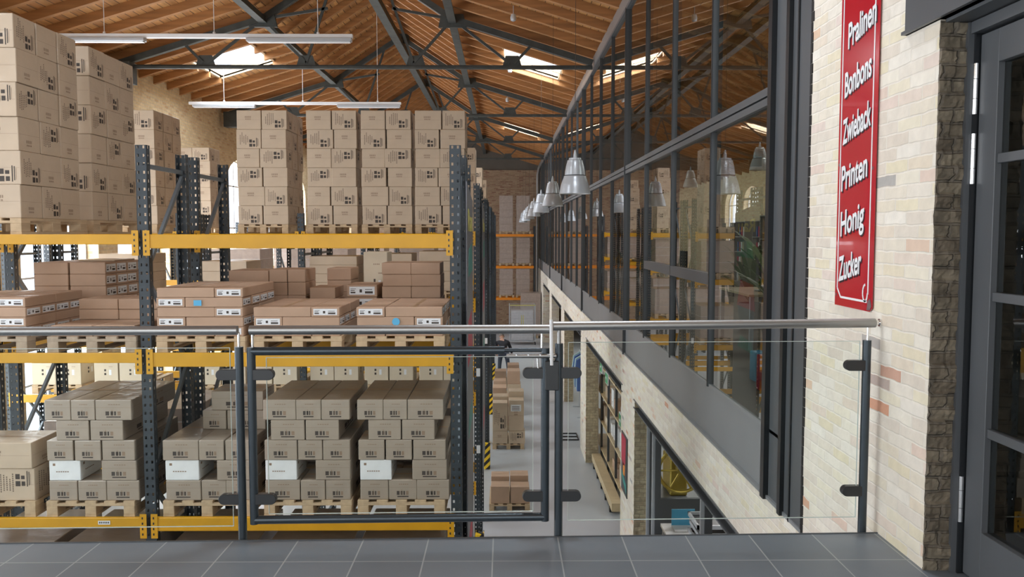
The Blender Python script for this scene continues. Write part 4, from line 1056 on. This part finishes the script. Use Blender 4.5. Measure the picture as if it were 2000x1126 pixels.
# cage trolley at the end of the aisle
ct = empty('cage_trolley', (0.25, 40.9, FZ), 'grey mesh cage trolley with yellow strips at the end of the aisle', 'cage trolley')
W_, D_, Hc = 1.25, 0.9, 1.95
for (x, y) in ((0, 0), (W_, 0), (0, D_), (W_, D_)):
    k = MB(); k.box(x - 0.02, x + 0.02, y - 0.02, y + 0.02, 0.15, Hc, 'alu'); k.build('corner_post', ct)
    k = MB(); k.tube((x - 0.025, y, 0.07), (x + 0.025, y, 0.07), 0.07, 'black', 14); k.build('wheel', ct)
k = MB(); k.box(0, W_, 0, D_, 0.15, 0.2, 'alu'); k.build('base', ct)
for nm_, pts in (('front_panel', ((0, 0), (W_, 0))), ('side_panel', ((0, 0), (0, D_))), ('side_panel', ((W_, 0), (W_, D_))), ('rear_panel', ((0, D_), (W_, D_)))):
    k = MB(); (xa, ya), (xb, yb_) = pts; n = 22
    for j in range(n + 1):
        t = j / n; k.bar((xa + (xb - xa) * t, ya + (yb_ - ya) * t, 0.2), (xa + (xb - xa) * t, ya + (yb_ - ya) * t, Hc), 0.008, 0.008, 'alu')
    for j in range(14): z = 0.2 + (Hc - 0.2) * j / 13; k.bar((xa, ya, z), (xb, yb_, z), 0.008, 0.008, 'alu')
    k.build(nm_, ct)
k = MB(); k.box(0, W_, -0.03, -0.02, Hc - 0.04, Hc, 'banner_yellow'); k.box(0.57, 0.60, -0.03, -0.02, 0.95, 1.45, 'banner_yellow'); k.box(0.66, 0.69, -0.03, -0.02, 0.95, 1.45, 'banner_yellow'); k.build('yellow_strip', ct)
wrapped(0.33, 41.0, FZ + 0.205, 1.08, 0.7, 1.45, 'pale bundle of packed goods inside the cage trolley', None, m='film_white', layers=4)

# rack end protection, banners
for i, (nm, Y) in enumerate(rows[:4]):
    k = MB(); k.box(-0.07, 0.07, -0.09, 0.01, 0, 0.62, 'stripe'); k.box(-0.07, -0.055, 0, 0.12, 0, 0.62, 'stripe'); k.box(0.055, 0.07, 0, 0.12, 0, 0.62, 'stripe')
    k.build('rack_guard', None, (-0.40, Y - 0.13, FZ), bevel=0.008, label='yellow and black striped guard at the foot of the %s rack row' % nm, cat='rack guard')
def banner(Y0b, Y1b, zt, label, txt):
    b_ = empty('banner', (-0.375, Y0b, zt), label, 'banner')
    L_ = Y1b - Y0b
    k = MB(); n = 8
    top = [(0.004, L_ * j / n, -0.14 * (j / n)) for j in range(n + 1)]
    k.ext([(0, 0, -4.6), (0, L_, -4.6)] + [(0, p[1], p[2]) for p in reversed(top)], (0.01, 0, 0), 'banner'); k.build('sheet', b_)
    def patch(nm, y0, y1, z0, z1, m_):
        kk = MB(); kk.ext([(0.011, y0, z0), (0.011, y1, z0 + 0.03), (0.011, (y0 + y1) / 2 + 0.3 * (y1 - y0), z1), (0.011, y0 + 0.1 * (y1 - y0), z1 - 0.05)], (0.002, 0, 0), m_); kk.build(nm, b_)
    patch('green_emblem', L_ * 0.2, L_ * 0.9, -0.95, -0.62, 'banner_green'); patch('red_emblem', L_ * 0.1, L_ * 0.85, -1.85, -1.35, 'banner_red')
    patch('green_emblem', L_ * 0.15, L_ * 0.8, -2.6, -2.35, 'banner_green'); patch('red_emblem', L_ * 0.15, L_ * 0.75, -3.9, -3.6, 'banner_red')
    me = text_mesh(txt, L_ * 0.7, 0.22, 0.002, 'banner_yellow', 0.02)
    for v in me.vertices:
        x, y_, z_ = v.co; v.co = (0.0125 + z_, x + L_ * 0.15, y_ - 0.48)
    link('lettering', me, b_)
banner(8.28, 9.80, 2.05, 'grey banner with yellow lettering on the end of the front racks', 'Rau')
banner(14.2, 15.7, 2.05, 'grey banner with yellow lettering on the end of the second rack row', 'Rau')
for i, (y, z) in enumerate(((13.44, -0.75), (19.34, -1.0), (13.44, -2.0))):
    k = MB(); k.box(-0.03, 0.03, -0.002, 0, 0, 0.13, 'paper'); k.build('rack_label', None, (-0.42, y - 0.005, z), label=['white location label on the second row end post', 'white location label on the third row end post', 'lower white location label on the second row end post'][i], cat='label')
k = MB(); k.box(0, 0.11, -0.001, 0, 0, 0.035, 'paper')
for j in range(6): k.box(0.01 + j * 0.016, 0.02 + j * 0.016, -0.0015, -0.001, 0.01, 0.026, 'ink')
k.build('rack_label', None, (-3.70, 7.568, -1.10), label='small white location label on the lowest visible front beam', cat='label')

# ------------------------------------------------------------ hanging lamps
lp = empty('pendant_lamp', (0.95, 11.43, 2.07), 'x', 'pendant lamp', 'bell lamps hanging along the glazing')
k = MB(); k.lathe([(0.205, 0), (0.212, 0.0), (0.207, 0.02), (0.200, 0.06), (0.188, 0.12), (0.170, 0.175), (0.152, 0.215), (0.150, 0.232), (0.143, 0.24)], 'alu', 48)
k.lathe([(0.203, 0.002), (0.19, 0.06), (0.165, 0.17), (0.12, 0.24), (0.0, 0.245)], 'lamp_in', 48); k.build('shade', lp, smooth=True)
k = MB(); k.lathe([(0.134, 0.24), (0.139, 0.25)], 'seal', 40); k.build('joint_ring', lp, smooth=True)
k = MB(); k.lathe([(0.138, 0.25), (0.132, 0.30), (0.122, 0.36), (0.110, 0.41), (0.104, 0.43), (0.103, 0.445), (0.085, 0.455), (0.082, 0.478), (0.0, 0.482)], 'alu', 40); k.build('housing', lp, smooth=True)
k = MB(); k.lathe([(0.026, 0.478), (0.020, 0.53), (0.010, 0.585), (0.0, 0.59)], 'alu', 20); k.build('cable_cone', lp, smooth=True)
k = MB(); k.tube((0, 0, 0.58), (0, 0, roof_z(0.95) - 2.07 - 0.02), 0.0035, 'ink', 6); k.build('cable', lp)
places = ['nearest bell pendant lamp before the glazing', 'second bell pendant lamp along the glazing', 'third bell pendant lamp along the glazing', 'fourth bell pendant lamp along the glazing', 'fifth bell pendant lamp along the glazing', 'sixth bell pendant lamp along the glazing', 'seventh bell pendant lamp, second from the back wall', 'farthest bell pendant lamp before the back wall']
lp['label'] = places[0]
for i in range(1, 7):
    c = copy_tree(lp); c.location = (0.95, 11.43 + 5.25 * i, 2.07); c['label'] = places[i] if i < 6 else places[7]
# long fluorescent fixtures
def batten(Y, x0, x1, z, label, units):
    f = empty('batten_light', (x0, Y, z), label, 'ceiling light', 'long hanging strip lights')
    k = MB(); k.box(0, x1 - x0, -0.04, 0.04, 0.0, 0.07, 'white'); k.build('track', f, bevel=0.004)
    for a, b_ in units:
        k = MB(); k.box(a - x0, b_ - x0, -0.07, 0.07, -0.055, -0.002, 'alu'); k.box(a - x0 + 0.02, b_ - x0 - 0.02, -0.05, 0.05, -0.075, -0.055, 'white'); k.build('lamp_unit', f, bevel=0.004)
    for x in (x0 + 0.9, (x0 + x1) / 2 + 0.2, x1 - 0.6):
        k = MB(); k.tube((x - x0, 0, 0.07), (x - x0, 0, roof_z(x) - z - 0.02), 0.006, 'white', 6); k.lathe([(0.0, 0.12), (0.025, 0.1), (0.025, 0.07)], 'white', 12, c=(x - x0, 0)); k.build('suspension_wire', f)
batten(14.9, -7.8, -2.62, 4.90, 'long white strip light hanging nearest, under the left skylight', [(-7.7, -6.2), (-4.45, -2.64)])
batten(22.05, -8.1, -2.66, 4.83, 'shorter-looking white strip light above the carton towers', [(-8.0, -6.4), (-4.3, -2.68)])
for i, (x, y, z) in enumerate(((0.26, 13.4, 5.75), (0.18, 16.9, 5.75), (0.15, 22.5, 5.8), (0.1, 27.5, 5.8))):
    f = MB(); f.lathe([(0, 0.09), (0.045, 0.07), (0.06, 0.0), (0.05, -0.05), (0, -0.07)], 'alu', 16)
    f.tube((0, 0, 0.08), (0, 0, roof_z(x) - z - 0.01), 0.008, 'alu', 6)
    f.build('ceiling_sensor', None, (x, y, z), smooth=True, label='small round grey sensor under the right roof slope, %s from the gallery' % ['first', 'second', 'third', 'fourth'][i], cat='sensor', group='sensors under the roof')
# down pipe at the far end of the glazing
k = MB(); k.tube((1.82, 46.5, FZ), (1.82, 46.5, 4.7), 0.07, 'fascia', 14); k.tube((1.82, 46.5, 4.7), (1.9, 46.5, 5.1), 0.07, 'fascia', 14)
k.build('down_pipe', None, smooth=True, label='pale grey down pipe in the far corner beside the glazing', cat='pipe')

# ------------------------------------------------------------ arcade contents
sh = empty('goods_shelf', (2.30, 16.0, FZ), 'open wooden shelving with boxed goods inside the second arcade opening', 'shelf')
SL, SD = 5.2, 0.55
for y in (0, 1.3, 2.6, 3.9, SL):
    for x in (0, SD): k = MB(); k.box(x, x + 0.05, y, y + 0.05, 0, 2.75, 'steel'); k.build('post', sh)
for z in (0.3, 0.95, 1.6, 2.25): k = MB(); k.box(0, SD + 0.05, 0, SL + 0.05, z, z + 0.04, 'desk'); k.build('shelf_board', sh)
sr = random.Random(5)
for zi, z in enumerate((0.34, 0.99, 1.64, 2.29)):
    y = 0.1; j = 0
    while y < SL - 0.5:
        w = sr.uniform(0.28, 0.5); h = sr.uniform(0.18, 0.42)
        if sr.random() < 0.8:
            carton(2.36, 16.0 + y, FZ + z, 0.42, w, h, 'B', 'goods box %s from the near end, %s board of the arcade shelving' % (['first', 'second', 'third', 'fourth', 'fifth', 'sixth', 'seventh', 'eighth', 'ninth', 'tenth', 'eleventh'][min(j, 10)], ['lowest', 'second', 'third', 'top'][zi]), 'boxes on the arcade shelving', m=sr.choice(['carton', 'carton_red', 'carton_white', 'carton_cream']), cat='goods box', name='goods_box', jit=0.0)
            j += 1
        y += w + 0.12
k = MB(); k.box(0, 0.2, 0, 3.7, 0.1, 0.26, 'desk')
for j in range(5): k.tube((-0.01, 0.3 + j * 0.75, 0.06), (0.06, 0.3 + j * 0.75, 0.06), 0.06, 'black', 10)
k.build('low_platform', None, (2.06, 15.9, FZ + 0.001), label='low wooden display platform on wheels at the arcade threshold', cat='platform', bevel=0)
# back of the arcade
k = MB(); k.box(6.5, 6.7, 5.5, 48, FZ, -0.5, 'brick_left'); k.build('wall_arcade', kind='structure')
k = MB()
for y in (5.55, 8.7, 11.6, 12.05):
    k.box(XW + 0.18, XW + 0.26, y, y + 0.08, FZ, LINT - 0.12, 'facade'); k.box(XW + 0.14, XW + 0.18, y + 0.02, y + 0.06, FZ, LINT - 0.12, 'alu')
k.box(XW + 0.18, XW + 0.26, 5.55, 12.2, LINT - 0.2, LINT - 0.12, 'facade'); k.build('window_41', kind='structure')
# green emergency signs
def exit_sign(x, y, z, label):
    e = empty('exit_sign', (x, y, z), label, 'sign', 'green signs in the arcade')
    k = MB(); k.box(-0.012, 0.012, 0, 0.42, 0, 0.24, 'white'); k.build('panel', e, bevel=0.003)
    k = MB(); k.box(-0.015, -0.012, 0.02, 0.40, 0.02, 0.22, 'green'); k.build('green_field', e)
    k = MB()
    k.ext([(-0.017, 0.34, 0.10), (-0.017, 0.24, 0.10), (-0.017, 0.24, 0.06), (-0.017, 0.17, 0.12), (-0.017, 0.24, 0.18), (-0.017, 0.24, 0.14), (-0.017, 0.34, 0.14)], (0.001, 0, 0), 'enamel_white'); k.build('arrow', e)
exit_sign(2.10, 17.9, LINT - 0.55, 'green sign hanging at the far end inside the second opening')
exit_sign(2.10, 16.9, LINT - 0.62, 'green sign hanging in the middle of the second opening')
exit_sign(1.99, 14.0, LINT - 0.85, 'green sign by the near pier of the second opening')
# poster on the pier
pw = empty('poster', (XW - 0.004, 13.62, -2.62), 'colourful red and green poster on the white-lit arcade pier', 'poster')
k = MB(); k.box(-0.01, 0.003, -0.62, 0, 0, 0.95, 'black'); k.build('board', pw)
for (m_, pts) in (('banner_red', [(-0.02, 0.92), (-0.5, 0.92), (-0.45, 0.5), (-0.2, 0.42), (-0.03, 0.5)]), ('orange', [(-0.2, 0.50), (-0.42, 0.46), (-0.4, 0.30), (-0.22, 0.28)]), ('banner_green', [(-0.04, 0.22), (-0.58, 0.06), (-0.58, 0.2), (-0.05, 0.32)])):
    k = MB(); k.ext([(-0.0125, a, b_) for a, b_ in pts], (0.002, 0, 0), m_); k.build('printed_shape', pw)
# machine wheel and tray stack in the first opening
mc = empty('machine', (3.05, 14.9, FZ), 'old machine with a brass spoked wheel inside the nearest arcade opening', 'machine')
k = MB(); k.box(-0.4, 0.4, -0.5, 0.5, 0, 0.85, 'facade'); k.build('body', mc, bevel=0.02)
k = MB(); R_ = 0.38
for j in range(24):
    a, b_ = 2 * PI * j / 24, 2 * PI * (j + 1) / 24; k.tube((R_ * math.cos(a), -0.56, 1.35 + R_ * math.sin(a)), (R_ * math.cos(b_), -0.56, 1.35 + R_ * math.sin(b_)), 0.03, 'brass', 8)
for j in range(6): a = PI * j / 3; k.tube((0, -0.56, 1.35), (R_ * math.cos(a), -0.56, 1.35 + R_ * math.sin(a)), 0.018, 'brass', 8)
k.tube((0, -0.6, 1.35), (0, -0.3, 1.35), 0.07, 'brass', 12); k.build('wheel', mc, smooth=True)
k = MB(); k.box(-0.15, 0.15, -0.4, 0.3, 0.85, 1.5, 'brass'); k.build('bearing_block', mc, bevel=0.02)
for i in range(7):
    k = MB(); k.box(0, 0.9, 0, 0.03, 0, 0.05, 'alu'); k.box(0, 0.9, 0.55, 0.58, 0, 0.05, 'alu'); k.box(0, 0.03, 0, 0.58, 0, 0.05, 'alu'); k.box(0.87, 0.9, 0, 0.58, 0, 0.05, 'alu'); k.box(0.02, 0.88, 0.02, 0.56, 0.005, 0.012, 'facade_dark')
    k.build('tray', None, (2.50 + 0.02 * (i % 2), 10.7, FZ + 0.95 + i * 0.11), label='shallow metal tray, %s from the bottom of the tray pile' % ['first', 'second', 'third', 'fourth', 'fifth', 'sixth', 'seventh'][i], cat='tray', group='trays piled in the near opening')
k = MB(); k.box(0, 1.1, 0, 0.8, 0.0, 0.948, 'black'); k.build('tray_stand', None, (2.42, 10.6, FZ), bevel=0.01, label='black stand below the pile of metal trays', cat='stand')
k = MB(); k.box(0, 0.7, 0, 0.5, 0.85, 0.89, 'white')
for x in (0.03, 0.63):
    for y in (0.03, 0.43): k.box(x, x + 0.04, y, y + 0.04, 0, 0.85, 'alu')
k.build('small_table', None, (2.45, 12.5, FZ), label='small white table beside the machine in the near opening', cat='table')
k = MB(); k.box(0, 0.36, 0, 0.02, 0, 0.27, 'blue'); k.box(0.0, 0.36, -0.25, 0.0, 0, 0.02, 'white'); k.build('laptop', None, (2.6, 12.85, FZ + 0.892), label='open laptop with a bright blue screen on the small table', cat='laptop')
# clothes rail in the third opening
cr = empty('clothes_rail', (2.35, 24.6, FZ), 'clothes rail inside the third arcade opening', 'clothes rail')
k = MB(); k.tube((0, 0, 1.8), (0, 1.6, 1.8), 0.015, 'alu', 10); k.tube((0, 0, 0), (0, 0, 1.8), 0.015, 'alu', 10); k.tube((0, 1.6, 0), (0, 1.6, 1.8), 0.015, 'alu', 10); k.tube((-0.2, 0, 0.02), (0.2, 0, 0.02), 0.015, 'alu', 8); k.tube((-0.2, 1.6, 0.02), (0.2, 1.6, 0.02), 0.015, 'alu', 8); k.build('frame', cr)
for i in range(4):
    k = MB(); y = 0.2 + i * 0.35; pts = [(-0.05, 1.78), (0.05, 1.78), (0.22, 1.68), (0.28, 1.2), (0.2, 1.18), (0.2, 0.75), (-0.2, 0.75), (-0.2, 1.18), (-0.28, 1.2), (-0.22, 1.68)]
    k.ext([(a, y, b_) for a, b_ in pts], (0, 0.07, 0), 'blue_cloth' if i % 2 == 0 else 'pale_cloth')
    k.build('jacket', None, (2.35, 24.6, FZ), bevel=0.012, label=['blue work jacket at the near end of the clothes rail', 'pale work jacket second on the clothes rail', 'blue work jacket third on the clothes rail', 'pale work jacket at the far end of the clothes rail'][i], cat='jacket')
k = MB()
for a, b_ in (((0, 0, 0.02), (0.5, 0, 0.02)), ((0.5, 0, 0.02), (0.5, 0.7, 0.02)), ((0.5, 0.7, 0.02), (0, 0.7, 0.02)), ((0, 0.7, 0.02), (0, 0, 0.02)), ((0, 0.35, 0.02), (0.5, 0.35, 0.02)), ((0, 0, 0.02), (0, 0, 0.4)), ((0, 0.7, 0.02), (0, 0.7, 0.4)), ((0, 0, 0.4), (0, 0.7, 0.4))): k.tube(a, b_, 0.018, 'black', 8)
k.build('hand_trolley', None, (1.45, 21.9, FZ), label='small black tubular trolley frame on the aisle floor by the arcade', cat='trolley')

# ------------------------------------------------------------ things in the glazed office
def plant(x, y, label, n=26, H=1.1, s=1.0):
    p = empty('potted_plant', (x, y, 0), label, 'plant')
    k = MB(); k.lathe([(0.0, 0.0), (0.17, 0.0), (0.22, 0.42), (0.20, 0.42), (0.19, 0.36), (0, 0.36)], 'pot', 24); k.build('pot', p, smooth=True)
    k = MB(); r = random.Random(int(x * 10 + y))
    for i in range(n):
        a = r.uniform(0, 2 * PI); L_ = r.uniform(0.6, 1.15) * s; prev = Vector((0, 0, 0.38)); w = 0.03; up = r.uniform(0.5, 1.2)
        pts = []
        for j in range(8):
            t = j / 7; rad = L_ * 0.75 * t; z = 0.38 + H * up * (t - 0.55 * t * t) * 1.4
            c = Vector((rad * math.cos(a), rad * math.sin(a), z)); ww = 0.032 * math.sin(PI * min(1, t * 0.92 + 0.06)) + 0.002
            sd = Vector((-math.sin(a), math.cos(a), 0)) * ww; pts.append((c - sd, c + sd))
        for j in range(7): k.face([pts[j][0], pts[j][1], pts[j + 1][1], pts[j + 1][0]], 'leaf')
    k.build('leaves', p)
plant(3.5, 10.35, 'tall green potted plant with arching leaves behind the nearest office pane', H=1.9, s=1.2)
plant(4.0, 13.6, 'shorter green potted plant farther back in the glazed office', H=1.4)
plant(3.0, 19.5, 'green potted plant deep in the office near the glazing', H=1.2)
def office_desk(x, y, label):
    d = empty('desk', (x, y, 0), label, 'desk')
    k = MB(); k.box(0, 0.8, 0, 1.6, 0.71, 0.74, 'desk'); k.build('table_top', d, bevel=0.004)
    for a in (0.03, 0.72):
        for b_ in (0.03, 1.52): k = MB(); k.box(a, a + 0.05, b_, b_ + 0.05, 0, 0.71, 'alu'); k.build('leg', d)
office_desk(3.0, 8.0, 'pale wooden desk behind the nearest office pane'); office_desk(3.2, 11.0, 'pale wooden desk second in the glazed office'); office_desk(3.0, 15.2, 'pale wooden desk third in the glazed office')
def monitor(x, y, label, m='black'):
    d = empty('monitor', (x, y, 0.745), label, 'monitor')
    k = MB(); k.box(-0.02, 0.02, -0.28, 0.28, 0.12, 0.46, m); k.build('screen', d, bevel=0.005)
    k = MB(); k.box(-0.01, 0.01, -0.03, 0.03, 0.0, 0.14, 'alu'); k.box(-0.09, 0.09, -0.1, 0.1, 0, 0.012, 'alu'); k.build('stand', d)
monitor(3.4, 8.9, 'white-backed monitor on the nearest office desk', 'white'); monitor(3.6, 11.7, 'dark monitor on the second office desk'); monitor(3.4, 16.0, 'dark monitor on the third office desk')
sf = empty('sofa', (5.0, 10.5, 0), 'dark red upholstered sofa in the glazed office', 'sofa')
for nm_, b_ in (('seat', (0, 0.8, 0, 1.9, 0.15, 0.45)), ('backrest', (0.62, 0.85, 0, 1.9, 0.45, 0.9)), ('armrest', (0, 0.8, -0.16, 0, 0.15, 0.65)), ('armrest', (0, 0.8, 1.9, 2.06, 0.15, 0.65))):
    k = MB(); k.box(*b_, 'sofa'); k.build(nm_, sf, bevel=0.04)
for a in (0.05, 0.7):
    for b_ in (0.05, 1.8): k = MB(); k.box(a, a + 0.05, b_, b_ + 0.05, 0, 0.15, 'black'); k.build('leg', sf)
def cabinet(x, y, lab, n=5, L_=1.2, h=1.9, m='office_wall'):
    c = empty('shelf_cabinet', (x, y, 0), lab, 'cabinet')
    k = MB(); k.box(0, 0.4, 0, 0.02, 0, h, m); k.box(0, 0.4, L_ - 0.02, L_, 0, h, m); k.box(0.38, 0.4, 0, L_, 0, h, m); k.build('carcass', c)
    for i in range(n): k = MB(); z = i * (h - 0.02) / (n - 1); k.box(0, 0.38, 0.02, L_ - 0.02, z, z + 0.02, m); k.build('shelf_board', c)
    return c
for i, (x, y) in enumerate(((7.4, 24.0), (7.4, 26.0), (5.2, 16.0), (5.2, 20.5))):
    cabinet(x, y, ['open shelf cabinet at the back office wall, nearer one', 'open shelf cabinet at the back office wall, farther one', 'free-standing shelf cabinet in the office, nearer one', 'free-standing shelf cabinet in the office, farther one'][i])
    for j in range(4):
        for t in range(5):
            kk = MB(); kk.box(0, 0.26, 0, 0.07, 0, 0.3, ['carton_white', 'banner_red', 'blue_cloth', 'black', 'desk'][(i + j + t) % 5])
            kk.build('binder', None, (x + 0.05, y + 0.1 + t * 0.2, j * 0.47 + 0.022), label='%s binder on the %s board of office shelf cabinet %s' % (['first', 'second', 'third', 'fourth', 'fifth'][t], ORD[j], ['at back wall, near', 'at back wall, far', 'free-standing, near', 'free-standing, far'][i]), cat='binder', group='binders in the office cabinets')
for i, (x, y) in enumerate(((4.3, 9.0), (4.3, 14.3), (4.3, 19.6), (6.2, 12.0), (6.2, 18.0))):
    c = copy_tree(lp); c.location = (x, y, 2.6); c.scale = (0.8, 0.8, 0.8); c['group'] = 'bell lamps inside the office'
    c['label'] = ['bell lamp inside the office above the nearest desks', 'bell lamp inside the office, second from the near pane', 'bell lamp inside the office, third from the near pane', 'bell lamp near the back office wall, nearer one', 'bell lamp near the back office wall, farther one'][i]
    for ch in c.children:
        if ch.name.startswith('cable') and not ch.name.startswith('cable_cone'): ch.scale = (1, 1, ((roof_z(x) - 2.6) / 0.8) / (roof_z(0.95) - 2.07))
# office bags and bottles near the pane
for i, (x, y, z, m_, s) in enumerate(((2.5, 8.1, 0, 'banner_red', 0.16), (2.6, 8.7, 0, 'blue', 0.14), (2.9, 7.6, 0, 'black', 0.3), (3.2, 8.3, 0.745, 'white', 0.12), (3.25, 8.55, 0.745, 'carton_cream', 0.1))):
    k = MB(); k.box(0, s, 0, s * 1.2, 0, s * 2.2, m_); k.tube((s * 0.3, s * 0.6, s * 2.2), (s * 0.7, s * 0.6, s * 2.2), s * 0.1, m_, 8)
    k.build('bag' if z == 0 else 'storage_tin', None, (x, y, z), bevel=0.01, label=['small red bag on the office floor by the pane', 'small blue bag on the office floor by the pane', 'large black bag on the office floor by the pane', 'white tin on the nearest office desk', 'cream tin on the nearest office desk'][i], cat='bag' if z == 0 else 'tin')

# ------------------------------------------------------------ person bending in the aisle
pr = empty('person', (-0.03, 32.0, FZ), 'person in dark clothes bending forward in the aisle beside the racks', 'person')
def skinned(name, verts, edges_, radii, m, parent, sub=2):
    me = bpy.data.meshes.new(name); me.from_pydata(verts, edges_, []); me.update()
    o = bpy.data.objects.new(name, me); COL.objects.link(o)
    sk = o.modifiers.new('skin', 'SKIN'); sk.use_smooth_shade = True
    for i, r in enumerate(radii):
        me.skin_vertices[0].data[i].radius = (r, r) if not isinstance(r, tuple) else r
    me.skin_vertices[0].data[0].use_root = True
    ss = o.modifiers.new('sub', 'SUBSURF'); ss.levels = sub; ss.render_levels = sub
    dg = bpy.context.evaluated_depsgraph_get(); m2 = bpy.data.meshes.new_from_object(o.evaluated_get(dg))
    bpy.data.objects.remove(o); m2.materials.clear(); m2.materials.append(M[m]); m2.polygons.foreach_set('use_smooth', [True] * len(m2.polygons))
    return link(name, m2, parent)
# seen from behind, slightly turned; back bent towards +Y / left
pel, ch_, nk, hd = (0, 0, 0.93), (-0.04, 0.26, 1.22), (-0.06, 0.40, 1.34), (-0.07, 0.50, 1.42)
V_ = [pel, (-0.02, 0.12, 1.06), ch_, nk,
      (-0.11, 0.0, 0.90), (-0.15, -0.03, 0.50), (-0.17, 0.04, 0.10), (-0.18, -0.10, 0.05),
      (0.11, 0.0, 0.90), (0.16, -0.05, 0.50), (0.20, 0.02, 0.10), (0.21, -0.12, 0.05)]
skinned('body', [pel, (-0.02, 0.12, 1.06), ch_, nk, hd, (-0.12, 0.0, 0.88), (-0.15, 0.03, 0.48), (-0.17, -0.02, 0.09), (0.12, 0.0, 0.88), (0.16, 0.04, 0.48), (0.20, -0.02, 0.09),
                 (-0.24, 0.30, 1.24), (-0.30, 0.34, 0.98), (-0.26, 0.52, 0.80), (0.17, 0.28, 1.24), (0.28, 0.34, 0.98), (0.32, 0.50, 0.78)],
        [(0, 1), (1, 2), (2, 3), (3, 4), (0, 5), (5, 6), (6, 7), (0, 8), (8, 9), (9, 10), (2, 11), (11, 12), (12, 13), (2, 14), (14, 15), (15, 16)],
        [0.14, 0.14, 0.15, 0.06, 0.055, 0.09, 0.06, 0.045, 0.09, 0.06, 0.045, 0.06, 0.045, 0.032, 0.06, 0.045, 0.032], 'skin', pr)
skinned('jumper', [(0, 0.02, 0.97), (-0.02, 0.12, 1.07), ch_, (-0.055, 0.36, 1.31), (-0.24, 0.30, 1.24), (-0.30, 0.34, 0.98), (-0.265, 0.50, 0.82), (0.17, 0.28, 1.24), (0.28, 0.34, 0.98), (0.315, 0.48, 0.80)],
        [(0, 1), (1, 2), (2, 3), (2, 4), (4, 5), (5, 6), (2, 7), (7, 8), (8, 9)], [0.165, 0.165, 0.18, 0.08, 0.08, 0.06, 0.048, 0.08, 0.06, 0.048], 'cloth_dark', pr)
skinned('trousers', [(0, 0, 0.93), (-0.11, 0.0, 0.86), (-0.15, 0.03, 0.48), (-0.17, -0.01, 0.10), (0.11, 0.0, 0.86), (0.16, 0.04, 0.48), (0.20, -0.01, 0.10)],
        [(0, 1), (1, 2), (2, 3), (0, 4), (4, 5), (5, 6)], [0.165, 0.11, 0.08, 0.065, 0.11, 0.08, 0.065], 'jeans', pr)
for sx_, nm_ in ((-0.17, 'shoe'), (0.20, 'shoe')):
    skinned('shoe', [(sx_, -0.06, 0.045), (sx_, 0.05, 0.045), (sx_, 0.17, 0.035)], [(0, 1), (1, 2)], [0.045, 0.048, 0.036], 'shoe', pr)
k = MB()
for (dz_, rr) in ((0, 1),):
    prof = [(0.001, -0.125), (0.05, -0.115), (0.075, -0.07), (0.088, 0.0), (0.085, 0.05), (0.06, 0.1), (0.02, 0.12), (0.001, 0.122)]
    k.lathe(prof, 'skin', 20)
head = k.build('head', pr, smooth=True); head.location = (-0.07, 0.52, 1.44); head.rotation_euler = (math.radians(-50), 0, 0)
k = MB(); k.tube((0, 0.085, -0.01), (0, 0.115, -0.03), 0.012, 'skin', 8, 0.016)
for s in (-1, 1): k.tube((s * 0.085, 0.0, 0.0), (s * 0.095, -0.01, 0.0), 0.026, 'skin', 10); k.tube((s * 0.032, 0.078, 0.015), (s * 0.032, 0.086, 0.015), 0.010, 'ink', 8)
k.box(-0.025, 0.025, 0.07, 0.082, -0.072, -0.065, 'sofa'); k.build('face', head)
k = MB(); k.lathe([(0.091, -0.03), (0.095, 0.03), (0.088, 0.075), (0.06, 0.115), (0.02, 0.134), (0.001, 0.136)], 'hair', 20)
for v_i, v in enumerate(k.v): k.v[v_i] = (v[0], v[1] - 0.012, v[2])
k.build('hair', head, smooth=True)
for (wx, wy, wz) in ((-0.26, 0.52, 0.80), (0.32, 0.50, 0.78)):
    k = MB()
    k.tube((0, 0, 0), (0, 0.05, -0.06), 0.028, 'skin', 10, 0.034)
    for f_, (dx_, L_) in enumerate(((-0.026, 0.06), (-0.009, 0.072), (0.009, 0.068), (0.026, 0.055))):
        k.tube((dx_, 0.05, -0.06), (dx_, 0.075, -0.06 - L_ * 0.6), 0.0095, 'skin', 8); k.tube((dx_, 0.075, -0.06 - L_ * 0.6), (dx_, 0.065, -0.06 - L_ * 1.1), 0.009, 'skin', 8, 0.007)
    k.tube((-0.028, 0.02, -0.03), (-0.05, 0.05, -0.065), 0.010, 'skin', 8); k.build('hand', pr, (wx, wy, wz), smooth=True)
print('cartons', NCARTON[0], 'objects', len(bpy.data.objects))
